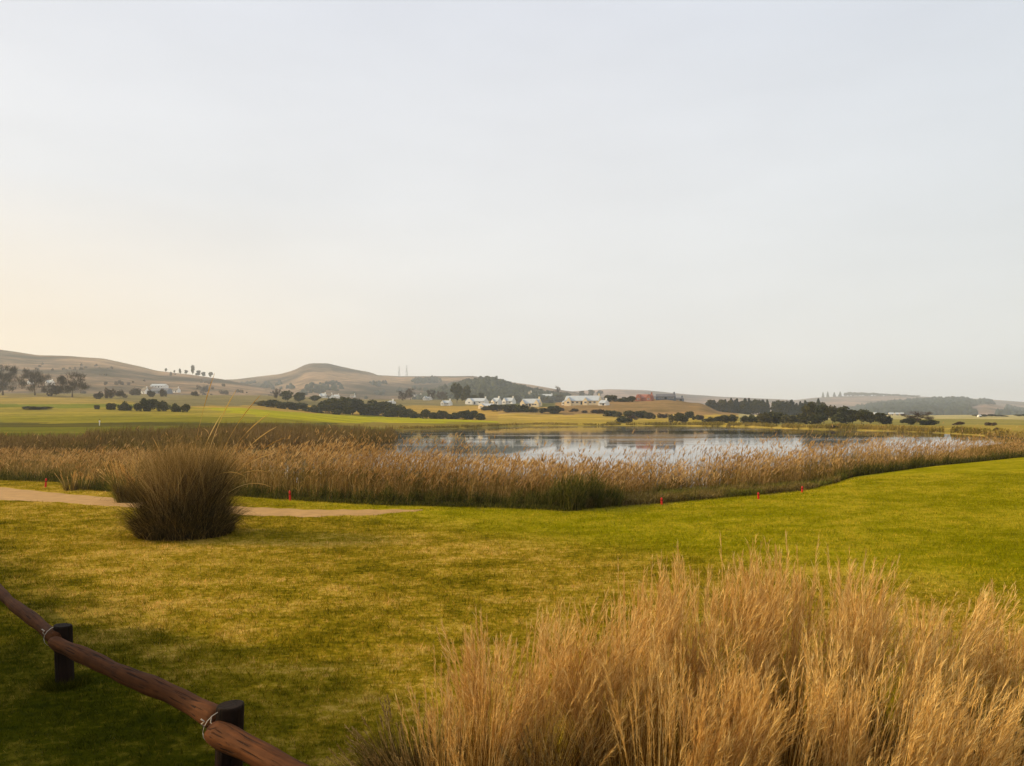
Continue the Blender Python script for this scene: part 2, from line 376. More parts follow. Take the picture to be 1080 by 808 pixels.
def hillz(h, px, D):
    px = np.asarray(px, float); D = np.asarray(D, float); px, D = np.broadcast_arrays(px, D)
    top = CH + (HOR - np.interp(px, h['sx'], h['sy'])) / F * h['Dr']
    X = (px - 540) / F * D
    z0 = -12 + (h['z0'] + 12) * np.clip((438 - np.interp(px, h['sx'], h['sy'])) / 12, 0, 1)
    t = np.clip((D - h['Df']) / (h['Dr'] - h['Df']), 0, 1); b = np.clip((D - h['Dr']) / (h['Db'] - h['Dr']), 0, 1)
    prof = np.where(D <= h['Dr'], t ** h['p'], 1 - b * b)
    w = 500.
    g = fbm(X / w, D / (w * 1.6), 5, h['seed']); rg = (1 - 2 * np.abs(fbm(X / 260., D / 700., 4, h['seed'] + 5))) - .8
    z = z0 + (top - z0) * prof + (g * 1.0 + rg * .5) * h['amp'] * np.sin(np.pi * np.clip(t, 0, 1)) * (D < h['Dr'])
    # gullies and spurs
    z = z + fbm(X / 95., D / 300., 4, h['seed'] + 3) * h['amp'] * .75 * np.sin(np.pi * np.clip(t, 0, 1)) * (D < h['Dr'])
    # rounded crest detail
    z = z + fbm(X / 60., D / 200., 3, h['seed'] + 9) * h['amp'] * .13
    return np.where(D < h['Df'], -32, z)
hill('hill_left', 1500, 620, 2600, 14, [(-900,352),(-50,364),(0,369),(40,374.5),(75,375.5),(110,378.5),(150,387),(165,391),(200,395),(235,400),(270,407),(330,420),(420,436),(500,445),(2000,445)], 31, 11)
hill('hill_centre', 2200, 900, 3600, 12, [(-900,400),(150,402),(235,400.5),(250,400),(275,397),(298,394),(310,390.5),(322,384.8),(329,383.2),(346,383.4),(357,386.2),(372,389.5),(392,393),(398,395.8),(420,397),(500,396.5),(510,398.5),(560,406),(620,416),(700,432),(800,445),(2000,445)], 47, 16)
hill('hill_wooded', 1250, 820, 1900, 8, [(-900,446),(380,446),(430,428),(455,414),(480,408),(495,404),(512,401.5),(520,402),(532,405.5),(545,409.5),(560,413.5),(580,417.5),(640,423),(700,432),(760,445),(2000,445)], 59, 6)
hill('hill_far_middle', 3200, 1500, 5200, 6, [(-900,445),(480,445),(560,418),(600,413),(640,410.5),(680,411.5),(720,415.5),(760,418.5),(830,421.5),(860,424),(910,434),(960,445),(2000,445)], 71, 7)
hill('hill_far_right', 3600, 1800, 5600, 4, [(-900,445),(760,445),(820,424),(860,419.5),(885,418),(930,417.5),(975,418.5),(1010,420),(1040,421),(1080,424),(1150,428),(2000,432)], 83, 8)
hill('hill_wooded_right', 2300, 1350, 3400, 3, [(-900,446),(860,446),(885,437),(905,431.5),(930,427),(960,424.5),(1000,422.5),(1015,422.5),(1027,426),(1040,424),(1055,428),(1066,432),(1080,434),(1120,432),(1200,428),(2000,432)], 97, 8)
def topz(px, D):
    z = float(gnd(px, D)); n = None
    for k, h in HILLS.items():
        if D > h['Df']:
            q = float(hillz(h, px, D))
            if q > z: z = q; n = k
    return z
def findD(px, py, d0=70, d1=3700):
    D = d0
    while D < d1:
        if HOR - (topz(px, D) - CH) / D * F <= py: return D
        D *= 1.008
    return d1
def P(px, D, z=None):
    return Vector(((px - 540) / F * D, D, topz(px, D) if z is None else z))

# ground: one sheet out past the horizon, all round the viewpoint
NA = np.concatenate([np.linspace(-180, -44, 50)[:-1], np.linspace(-44, 44, 620), np.linspace(44, 180, 50)[1:]])
RR = np.concatenate([[.0], np.geomspace(1.0, 22, 46), np.linspace(22, 70, 110)[1:], np.geomspace(70, 320, 150)[1:], np.geomspace(320, 1200, 90)[1:], np.geomspace(1200, 9000, 30)[1:]])
TH = R(1) * NA; A, RAD = np.meshgrid(TH, RR)
Ac = np.clip(A, -R(52), R(52)); PXG = 540 + F * np.tan(Ac); DG = RAD * np.cos(Ac)
ZG = gnd(PXG, DG)
V = np.stack([RAD * np.sin(A), RAD * np.cos(A), ZG], -1).reshape(-1, 3)
nr, na = A.shape
ii, jj = np.meshgrid(np.arange(nr - 1), np.arange(na - 1), indexing='ij')
Q = np.stack([ii * na + jj, ii * na + jj + 1, (ii + 1) * na + jj + 1, (ii + 1) * na + jj], -1).reshape(-1, 4)[:, ::-1]
me = nmesh('ground', V, Q, smooth=True)
px = PXG.ravel(); D = DG.ravel(); z = ZG.ravel(); py = HOR - (z - CH) / np.maximum(D, .5) * F
rf = np.interp(px, *RF); X = V[:, 0]; jit = fbm(X / 14., D / 14., 3, 5)
pyj = py + jit * 3.0
cov = np.tile(np.array([.075, .058, .022]), (len(px), 1))
def zone(mask, c):
    cov[mask] = c
seam = 262 + (py - 437) * 9 + jit * 60
L = (px < seam) & (D > 95)
zone(L & (D > 95), (.085, .075, .018))
zone(L & (pyj < 464), (.125, .118, .014)); zone(L & (pyj < 450.5), (.080, .070, .014)); zone(L & (pyj < 446), (.19, .165, .016)); zone(L & (pyj < 439), (.25, .20, .028))
zone(L & (pyj < 434), (.24, .19, .03)); zone(L & (pyj < 430), (.15, .16, .02)); zone(L & (pyj < 426.5), (.27, .20, .05)); zone(L & (pyj < 419), (.19, .15, .06))
Cc = (px >= seam) & (px < 525) & (D > 140)
line = np.interp(px, [250, 330, 450, 525], [430, 436, 441, 444])
zone(Cc, (.20, .15, .03)); zone(Cc & (pyj < 446), (.29, .27, .010)); zone(Cc & (py + jit < line), (.32, .21, .045)); zone(Cc & (pyj < 428), (.17, .14, .06))
Mm = (px >= 525) & (px < 780) & (D > 230)
zone(Mm, (.30, .22, .035)); zone(Mm & (pyj < 443), (.36, .25, .05)); zone(Mm & (pyj < 437), (.30, .20, .07))
zone(Mm & (px > 585) & (pyj < 437.5), (.235, .150, .062)); zone(Mm & (px < 585) & (pyj < 430), (.10, .10, .04))
Rr = (px >= 780) & (D > 140)
zone(Rr, (.28, .21, .04)); zone(Rr & (pyj < 448), (.22, .19, .05)); zone(Rr & (D > 380), (.34, .29, .13))
lawn = np.clip((rf + .3 + 1.6 * fbm(px / 9., D / 2., 3, 52) - D) / 1.0, 0, 1)
ca = me.color_attributes.new('cover', 'FLOAT_COLOR', 'POINT'); ca.data.foreach_set('color', np.concatenate([cov, np.ones((len(px), 1))], 1).astype(np.float32).ravel())
la = me.attributes.new('lawn', 'FLOAT', 'POINT'); la.data.foreach_set('value', lawn.astype(np.float32))
tag(link('ground', me, M['ground']), kind='structure')

# water
wp = [(x_, float(np.interp(x_, *PN)) - 3) for x_ in np.linspace(255, 1085, 50)] + [(x_, float(np.interp(x_, *PF)) + 9) for x_ in np.linspace(1085, 255, 60)]
bm = bmesh.new(); bm.faces.new([bm.verts.new(((a - 540) / F * d, d, -.70)) for a, d in wp]); bmesh.ops.triangulate(bm, faces=bm.faces)
o = bmobj('water', bm, M['water']); tag(o, kind='structure')
if o.data.polygons[0].normal.z < 0: o.data.flip_normals()

# sandy cart path along the reeds
up_ = [(-160, 503), (0, 513), (60, 519), (140, 527), (250, 535), (330, 538), (400, 537.5), (425, 537.6), (446, 538)]
lo_ = [(-160, 515), (0, 529), (60, 531), (130, 537), (250, 544), (320, 546), (395, 543.5), (425, 540.5), (446, 538.1)]
Vp = []; Qp = []; nu = 262; nv = 9
for i in range(nu):
    a = -160 + (446 + 160) * i / (nu - 1)
    yu = np.interp(a, [p[0] for p in up_], [p[1] for p in up_]); yl = np.interp(a, [p[0] for p in lo_], [p[1] for p in lo_])
    d_u = CH * F / (yu - HOR); d_l = CH * F / (yl - HOR)
    wv = .10 * math.sin(a * .11) + .07 * math.sin(a * .31 + 1); d_l += wv; d_u += .08 * math.sin(a * .23)
    for k in range(nv):
        d = d_l + (d_u - d_l) * k / (nv - 1); e_ = abs(k / (nv - 1) - .5) * 2
        Vp.append(((a - 540) / F * d, d, float(gnd(a, d)) + .012 - .02 * (e_ > .95)))
for i in range(nu - 1):
    for k in range(nv - 1): Qp.append((i * nv + k, (i + 1) * nv + k, (i + 1) * nv + k + 1, i * nv + k + 1))
PATH_U = lambda a: CH * F / (np.interp(a, [p[0] for p in up_], [p[1] for p in up_]) - HOR)
PATH_L = lambda a: CH * F / (np.interp(a, [p[0] for p in lo_], [p[1] for p in lo_]) - HOR)
tag(link('path', nmesh('path', Vp, Qp, smooth=True), M['path']), kind='structure')

# hills
for k, h in HILLS.items():
    pxs = np.linspace(-700, 1800, 520); Ds = np.concatenate([np.linspace(h['Df'], h['Dr'], 70), np.linspace(h['Dr'], h['Db'], 14)[1:]])
    a, d = np.meshgrid(pxs, Ds); zz = hillz(h, a, d); zz[0] -= 15
    V = np.stack([(a - 540) / F * d, d, zz], -1).reshape(-1, 3); n1, n2 = a.shape
    ii, jj = np.meshgrid(np.arange(n1 - 1), np.arange(n2 - 1), indexing='ij')
    Q = np.stack([ii * n2 + jj, ii * n2 + jj + 1, (ii + 1) * n2 + jj + 1, (ii + 1) * n2 + jj], -1).reshape(-1, 4)
    mt = {'hill_left': 'hill_brown', 'hill_centre': 'hill_brown', 'hill_wooded': 'hill_green', 'hill_wooded_right': 'hill_mid'}.get(k, 'hill_mid')
    tag(link(k.split('_')[0] if False else 'hill', nmesh('hill', V, Q, smooth=True), M[mt]), kind='structure')

# haze
bm = bmesh.new(); box(bm, -9500, 9500, -9500, 9500, -30, 215)
hz = bmobj('haze', bm, None); tag(hz, kind='stuff')
hm = bpy.data.materials.new('haze_air'); hm.use_nodes = True; hn = hm.node_tree; hn.nodes.clear()
pv = hn.nodes.new('ShaderNodeVolumePrincipled'); pv.inputs['Density'].default_value = .00020; pv.inputs['Color'].default_value = (.88, .94, 1.0, 1)
pv.inputs['Anisotropy'].default_value = .25
ho = hn.nodes.new('ShaderNodeOutputMaterial'); hn.links.new(pv.outputs[0], ho.inputs['Volume']); hz.data.materials.append(hm)

# ------------------------------------------------------------------ vegetation builders
def strips(base, az, L, lean, bend, Wd, seg=4, tip=.15, tw=None, power=1.0):
    n = len(az); base = np.asarray(base, float)
    tw = RNG.uniform(0, np.pi, n) if tw is None else tw
    V = np.zeros((n, seg + 1, 2, 3)); p = base.copy()
    wd = np.stack([np.cos(az + tw), np.sin(az + tw), np.zeros(n)], 1)
    for k in range(seg + 1):
        t = k / seg
        w = Wd * (1 - (1 - tip) * t ** 1.5) * .5
        V[:, k, 0] = p - wd * w[:, None]; V[:, k, 1] = p + wd * w[:, None]
        a = lean + bend * (t + .5 / seg) ** power
        st = (L / seg)[:, None] * np.stack([np.sin(a) * np.cos(az), np.sin(a) * np.sin(az), np.cos(a)], 1)
        p = p + st
    off = (np.arange(n) * (seg + 1) * 2)[:, None]
    Q = []
    for k in range(seg): Q.append(off + np.array([2 * k, 2 * k + 1, 2 * k + 3, 2 * k + 2]))
    return V.reshape(-1, 3), np.stack(Q, 1).reshape(-1, 4), p
def merge(parts):
    Vs, Qs, o = [], [], 0
    for v, q in parts: Vs.append(v); Qs.append(q + o); o += len(v)
    return np.concatenate(Vs), np.concatenate(Qs)
def polyline_pt(base, az, L, lean, bend, f, seg=4, power=1.):
    p = np.asarray(base, float).copy(); n = len(az); f = np.asarray(f)
    for k in range(seg):
        t = k / seg; a = lean + bend * (t + .5 / seg) ** power
        part = np.clip(f * seg - k, 0, 1)
        p = p + (L / seg * part)[:, None] * np.stack([np.sin(a) * np.cos(az), np.sin(a) * np.sin(az), np.cos(a)], 1)
    return p

# short grass on the near lawn (nobody could count it)
nb = 420000
d = 4.4 + (RNG.random(nb) ** 1.35) * 30; a = RNG.uniform(-120, 1200, nb); x = (a - 540) / F * d
zz = gnd(a, d)
clump = fbm(x / .25, d / .25, 3, 77)
keep = (clump > -.32) & (d < np.interp(a, *RF)) & ~((d > PATH_L(a) + .35 * fbm(a / 9., a * 0, 3, 5)) & (d < PATH_U(a) + .5 * fbm(a / 7., a * 0 + 3, 3, 6)) & (a < 440))
x, d, zz, clump = x[keep], d[keep], zz[keep], clump[keep]; nb = len(x)
Lb = (.024 + .042 * RNG.random(nb)) * (1 + 1.2 * clump) * np.clip(d / 7, .9, 1.3)
v, q, _ = strips(np.stack([x, d, zz - .004], 1), RNG.uniform(0, 2 * np.pi, nb), Lb, RNG.uniform(.1, .9, nb), RNG.uniform(0, 1.0, nb), .0052 * np.clip(d / 6, 1, 2.0) * np.ones(nb), seg=2)
pp_ = []
for cx_, cy_ in ((-4.66, 8.2), (-2.11, 5.86)):
    m_ = 1500; an_ = RNG.uniform(0, 2 * np.pi, m_); r_ = .10 + np.abs(RNG.normal(0, .07, m_))
    xx_, yy_ = cx_ + r_ * np.cos(an_), cy_ + r_ * np.sin(an_)
    w_ = strips(np.stack([xx_, yy_, gnd(540 + F * xx_ / yy_, yy_) - .005], 1), RNG.uniform(0, 2 * np.pi, m_), RNG.uniform(.05, .14, m_), RNG.uniform(.1, .7, m_), RNG.uniform(0, 1.2, m_), np.full(m_, .005), seg=2)
    pp_.append((w_[0], w_[1]))
# scruffy longer wisps here and there
m_ = 5000; dd_ = RNG.uniform(5, 20, m_); aa_ = RNG.uniform(-50, 900, m_); xx_ = (aa_ - 540) / F * dd_
kk_ = fbm(xx_ / 1.1, dd_ / 1.1, 2, 33) > .12; xx_, dd_ = xx_[kk_], dd_[kk_]; m_ = len(xx_)
w_ = strips(np.stack([xx_, dd_, gnd(540 + F * xx_ / dd_, dd_)], 1), RNG.uniform(0, 2 * np.pi, m_), RNG.uniform(.05, .11, m_), RNG.uniform(.5, 1.3, m_), RNG.uniform(0, .5, m_), np.full(m_, .006), seg=2)
pp_.append((w_[0], w_[1])); v, q = merge([(v, q)] + pp_)
tag(link('lawn_grass', nmesh('lawn_grass', v, q), M['lawn']), 'short patchy green and straw turf covering the near lawn', 'grass', kind='stuff')

def reeds(name, px, D, H, mA, mB=None, mlabel=None, w=.013, leaves=2, plume=True, lean=.35, wind=0.):
    n = len(px); base = np.stack([(px - 540) / F * D, D, np.maximum(gnd(px, D), -.8) - .03], 1)
    az = wind + RNG.normal(0, .9, n) + 4 * fbm(px / 25., D / 4., 2, 83); le = np.abs(RNG.normal(0, .09, n)); be = np.abs(RNG.normal(.1, lean * .6, n))
    parts = []; v, q, tip = strips(base, az, H, le, be, np.full(n, w), seg=4, tip=.4); parts.append((v, q))
    for k in range(leaves):
        f = RNG.uniform(.05, .75, n); b = polyline_pt(base, az, H, le, be, f)
        v, q, _ = strips(b, RNG.uniform(0, 2 * np.pi, n), RNG.uniform(.3, .62, n) * np.clip(H, .5, 2) * .6, RNG.uniform(.15, .6, n), RNG.uniform(.4, 1.7, n), np.full(n, w * 1.5), seg=3, tip=.1); parts.append((v, q))
    v, q = merge(parts); o = link(name, nmesh(name, v, q), mA)
    if plume:
        s = RNG.random(n) < .6; b = tip[s]; m = len(b); pp = []
        for k in range(3):
            v, q, _ = strips(b - np.array([0, 0, .04]), az[s] + RNG.normal(0, .35, m), RNG.uniform(.14, .30, m), (le + be)[s] * .8 + .15, RNG.uniform(.5, 1.5, m), RNG.uniform(.018, .04, m), seg=3, tip=.25)
            pp.append((v, q))
        v, q = merge(pp); p_ = link('plume', nmesh('plume', v, q), mB, o); p_['kind'] = 'stuff'
    return o

# main reed bed: from the reed front back to the water
YT = (np.array([-400, 0, 100, 200, 270, 340, 400, 450, 500, 560, 620, 680, 700, 740, 800, 850, 900, 950, 1000, 1080, 1300]),
      np.array([468, 469, 471, 469, 468, 468, 474, 477, 478, 481, 483, 483, 482, 478, 472, 468, 466, 465, 463, 460, 458]))
RBACK = (np.array([-400, 0, 250, 300, 340, 560, 700, 800, 900, 1000, 1080, 1300]), np.array([80, 72, 60, 44, 38, 35, 38, 42, 50, 65, 90, 110]))
SETB = (np.array([-400, 560, 640, 660, 860, 890, 1300]), np.array([.3, .3, 1., 5., 4.5, 1.0, .8]))
n = 42000
px_ = RNG.uniform(-250, 1250, n); f0 = np.interp(px_, *RF) + np.interp(px_, *SETB) + 1.8 * fbm(px_ / 9., px_ * 0, 3, 51); b0 = np.interp(px_, *RBACK) + 2
D_ = f0 + (b0 - f0) * RNG.random(n) ** 1.3 + np.abs(RNG.normal(0, .35, n)) - .2
g_ = gnd(px_, D_); yt = np.interp(px_, *YT) + np.abs(RNG.normal(0, 6, n)) + 9.5 - 4.5 * np.clip((px_ - 820) / 100, 0, 1) + 2.5 * np.exp(-((px_ - 620) / 90.) ** 2) + fbm((px_) / 18., D_ / 3., 3, 8) * 19 - 14 * (RNG.random(n) < .035)
H_ = np.clip(CH - D_ * (yt - HOR) / F - g_, .45, 2.35) * (1 - .38 * RNG.random(n) ** 2.2)
edge = np.clip((D_ - f0) / 1.6, .25, 1); H_ = H_ * (.55 + .45 * edge)
gap = fbm((px_ - 540) / F * D_ / 2.2, D_ / 2.2, 2, 14) > -.24
px_, D_, H_ = px_[gap], D_[gap], H_[gap]
ro = reeds('reed_bed', px_, D_, H_, M['reed'], M['plume'])
tag(ro, 'tall dry tan reeds with feathery plumes along the near side of the pond', 'reeds', kind='stuff')

# green sedge at the foot of the reeds, in patches
n = 26000; px_ = RNG.uniform(-200, 1250, n)
dens = .9 * np.exp(-((px_ - 607) / 34.) ** 2) + .45 * ((px_ > 555) & (px_ < 655)) + .5 * ((px_ > 340) & (px_ <= 555)) + .4 * (px_ <= 340) + .45 * (px_ > 655) + .5 * (px_ > 880)
k = RNG.random(n) < dens; px_ = px_[k]
fr = np.interp(px_, *RF) + 1.5 * fbm(px_ / 9., px_ * 0, 3, 51); dk = (px_ > 565) & (px_ < 650)
D_ = fr + np.where(px_ > 655, np.interp(px_, *SETB) - .9, 0) + np.abs(RNG.normal(0, .7, len(px_))) - .15
H_ = (RNG.uniform(.2, .62, len(px_)) + RNG.uniform(.1, .75, len(px_)) * np.exp(-((px_ - 607) / 30.) ** 2)) * (1 + fbm(px_ / 12., D_, 2, 4))
so_ = reeds('sedge', px_, D_, H_, M['sedge'], plume=False, leaves=2, w=.016, lean=1.0)
tag(so_, 'dark green sedge growing low at the foot of the tan reeds', 'sedge', kind='stuff')
# knee-high brown grass fringe between lawn and reeds on the right
n = 26000; px_ = RNG.uniform(600, 905, n); fr = np.interp(px_, *RF); sb = np.interp(px_, *SETB)
D_ = fr + RNG.random(n) * (sb + .6); H_ = RNG.uniform(.12, .36, n) * (1 + 1.2 * fbm(px_ / 15., D_ / .8, 2, 4)) + .02 * (D_ - fr)
tag(reeds('rough_grass', px_, D_, H_, M['fringe'], plume=False, leaves=2, w=.016, lean=1.2), 'low brown rough grass between the fairway and the reeds, right of centre', 'grass', kind='stuff')
n = 7000; px_ = RNG.uniform(-150, 600, n); D_ = np.interp(px_, *RF) - .25 + RNG.normal(0, .16, n)
H_ = RNG.uniform(.06, .2, n)
tag(reeds('verge_grass', px_, D_, H_, M['sedge'], plume=False, leaves=1, w=.012, lean=1.2), 'thin uncut green verge between the sandy path and the reeds', 'grass', kind='stuff')
# second reed patch standing in the far left of the pond
n = 26000; px_ = RNG.uniform(90, 425, n); D_ = RNG.uniform(80, 150, n)
k = D_ < np.interp(px_, [90, 170, 260, 330, 425], [95, 118, 150, 150, 128]); k &= D_ > np.interp(px_, [90, 300, 350, 425], [76, 80, 86, 112]); k &= px_ < 405 + 60 * fbm(D_ / 9., px_ / 30., 3, 91) - .25 * np.clip(120 - D_, 0, 60)
k &= fbm((px_ - 540) / F * D_ / 5, D_ / 5, 2, 19) > -.28
px_, D_ = px_[k], D_[k]; H_ = RNG.uniform(1.0, 2.1, len(px_)) * (1 + .6 * fbm(px_ / 14., D_ / 6, 2, 40)) 
tag(reeds('marsh_reeds', px_, D_, H_, M['farreed'], plume=False, leaves=2, w=.05, lean=.6), 'brown reed patch standing at the left end of the pond', 'reeds', kind='stuff')
n = 14000; px_ = RNG.uniform(-200, 170, n); D_ = RNG.uniform(72, 100, n) + 6 * fbm(px_ / 20, px_ * 0, 2, 3)
H_ = RNG.uniform(.6, 1.3, n) * (1 + .9 * fbm(px_ / 10., D_ / 5, 2, 44))
tag(reeds('marsh_grass', px_, D_, H_, M['farreed'], plume=False, leaves=2, w=.05, lean=.6), 'dark marsh grass strip in front of the far left fairway', 'grass', kind='stuff')
# grasses along the far shore
n = 15000; px_ = RNG.uniform(410, 1250, n); D_ = np.interp(px_, *PF) + np.abs(RNG.normal(3, 7, n)); D_ = np.where(px_ > 1085, RNG.uniform(112, 170, n), D_)
k = fbm(px_ / 9., D_ / 12, 2, 61) > -.12; px_, D_ = px_[k], D_[k]
H_ = RNG.uniform(.35, 1.3, len(px_)) * (1 + .9 * fbm(px_ / 16., D_ / 12, 2, 12)) * np.where(px_ < 640, .6, 1)
tag(reeds('shore_grass', px_, D_, H_, M['shore'], plume=False, leaves=2, w=.16, lean=.8), 'golden grass fringe along the far shore of the pond', 'grass', kind='stuff')

# ---- foreground ornamental grass clumps
def gclump(name, label, x, y, H, rad, n, lean0, dirx, mA, mB, heads=.2, spread=.75, group=None, w=.0045, mS=None):
    """a clump is a handful of bundles; each bundle shares one lean, so the clump opens in sheaves with gaps"""
    t = empty(name, (x, y, 0)); tag(t, label, 'grass clump', group)
    nb_ = 13; bph = RNG.uniform(0, 2 * np.pi, nb_); br = rad * np.sqrt(RNG.random(nb_)) * .95
    bxx, byy = br * np.cos(bph), br * np.sin(bph)
    bdx = bxx / rad * spread + dirx[0] + RNG.normal(0, .26, nb_); bdy = byy / rad * spread + dirx[1] + RNG.normal(0, .2, nb_); bh = RNG.uniform(.66, 1.04, nb_)
    def geo(m, jr, jd):
        i = RNG.integers(0, nb_, m)
        b = np.stack([bxx[i] + RNG.normal(0, jr, m), byy[i] + RNG.normal(0, jr, m), np.full(m, -.02)], 1)
        dx = bdx[i] + RNG.normal(0, jd, m); dy = bdy[i] + RNG.normal(0, jd, m)
        return i, b, np.arctan2(dy, dx), np.hypot(dx, dy)
    # leaves: fine, darker, shorter
    n = int(n * .62); i, b, az, mag = geo(n, .05, .26)
    L = H * bh[i] * RNG.uniform(.28, .86, n); le = mag * .26 * lean0 * 2; be = mag * RNG.uniform(.1, .7, n) + 1.1 * (RNG.random(n) < .12)
    v, q, _ = strips(b, az, L, le, be, w * RNG.uniform(.5, 1.0, n), seg=5, tip=.15)
    link('leaf_tuft', nmesh('leaf_tuft', v, q), mA, t)
    if heads:
        m = int(n * heads); i, b, az, mag = geo(m, .04, .13)
        L = H * bh[i] * RNG.uniform(.74, 1.12, m); le = mag * .26 * lean0 * 2; be = mag * RNG.uniform(.1, .42, m)
        v, q, tip = strips(b, az, L, le, be, w * .8 * RNG.uniform(.7, 1.2, m), seg=5, tip=.5)
        link('stems', nmesh('stems', v, q), mS or mB, t)
        parts = []; K = 44; hl = RNG.uniform(.20, .38, m); fat = RNG.uniform(.6, 1.5, m)
        for k in range(K):
            u_ = (k + RNG.random(m)) / K; f = 1 - hl * u_
            p = polyline_pt(b, az, L, le, be, f, seg=5)
            sl_ = (.018 + .040 * np.sin(np.pi * np.clip(u_ * .9 + .1, 0, 1))) * fat * H / 1.4
            v, q, _ = strips(p, az + RNG.normal(0, .55, m), sl_ * 1.15, np.maximum((le + be * .85) + RNG.normal(.06, .20, m), -.3), RNG.uniform(-.1, .7, m), RNG.uniform(.0026, .0058, m) * w / .0045, seg=2, tip=.2)
            parts.append((v, q))
        v, q = merge(parts); link('seed_heads', nmesh('seed_heads', v, q), mB, t)
    return t
G = 'golden grass clumps in the foreground'
FG = [ # px, D, top y, radius, n, lean dir, label
 (510, 5.3, 695, .20, 1500, (-.16, 0), 'short golden grass clump at the left end of the foreground grasses, leaning left'),
 (548, 5.7, 662, .22, 1700, (-.12, .05), 'upright brown gold clump, second from the left in the foreground grasses'),
 (590, 5.4, 640, .20, 1500, (.38, 0), 'orange brown clump leaning right over the dark gap in the foreground grasses'),
 (668, 5.5, 640, .24, 1900, (-.18, 0), 'golden clump with tan seed heads just right of the dark gap in the foreground'),
 (700, 6.2, 612, .27, 2100, (.05, .1), 'tall golden clump rising over the lawn, left shoulder of the foreground mound'),
 (770, 6.3, 592, .30, 2300, (.05, .1), 'tall feathery golden clump at the crest of the foreground mound'),
 (850, 6.4, 590, .30, 2300, (.1, .1), 'tallest pale golden clump of the foreground, wispy heads over the fairway'),
 (735, 4.7, 660, .24, 1900, (.1, -.05), 'near golden clump at the bottom of the picture below the crest of the mound'),
 (835, 4.7, 668, .26, 2000, (.0, -.05), 'near clump of pale gold stems at the bottom, right of centre'),
 (925, 5.8, 606, .28, 2100, (.35, .1), 'golden clump right of the tallest one, heads leaning right'),
 (1010, 6.6, 630, .28, 1900, (.3, .15), 'browner golden clump near the right edge behind the leaning one'),
 (1085, 6.1, 640, .30, 1900, (.2, .1), 'brown gold clump cut by the right edge of the picture'),
 (935, 4.4, 680, .24, 1900, (.5, 0), 'near clump with stems leaning strongly to the right at lower right'),
 (1045, 4.5, 720, .26, 2000, (.6, .05), 'bright gold leaning clump in the lower right corner')]
for p_, d_, ty, rad, n, dr, lab in FG:
    Ht = CH - d_ * (ty - HOR) / F
    gclump('golden_grass', lab, (p_ - 540) / F * d_ - .12, d_, Ht * 1.0, rad, n, .5, (dr[0] + .20, dr[1]), M['gold'], M['goldhead'], heads=.21, group=G, w=.0042, spread=.55)
for p_, d_, Ht, dr, lab in ((425, 5.9, .62, (-.3, 0), 'low dark brown tuft left of the golden grasses at the bottom edge'),
                            (470, 5.5, .72, (-.2, 0), 'low dark tuft between the golden grasses and the brown tuft'),
                            (622, 4.9, .85, (.2, 0), 'dark drooping tuft added to deepen the shaded gap between two golden clumps'),  # dark blades stand in for the shaded hollow between the clumps
                            (1000, 5.6, 1.05, (.2, 0), 'dark drooping tuft added as the shaded hollow between golden clumps near the right edge'),  # same again: dark blade colour fills in the shade behind the leaning clumps
                            (395, 5.2, .35, (-.3, 0), 'smallest dark tuft near the end of the fence rail')):
    gclump('dark_grass', lab, (p_ - 540) / F * d_, d_, Ht, .30, 4500, .9, dr, M['thatch'], M['thatchtop'], heads=.03, w=.0065, spread=1.3, group='dark tufts in the foreground')

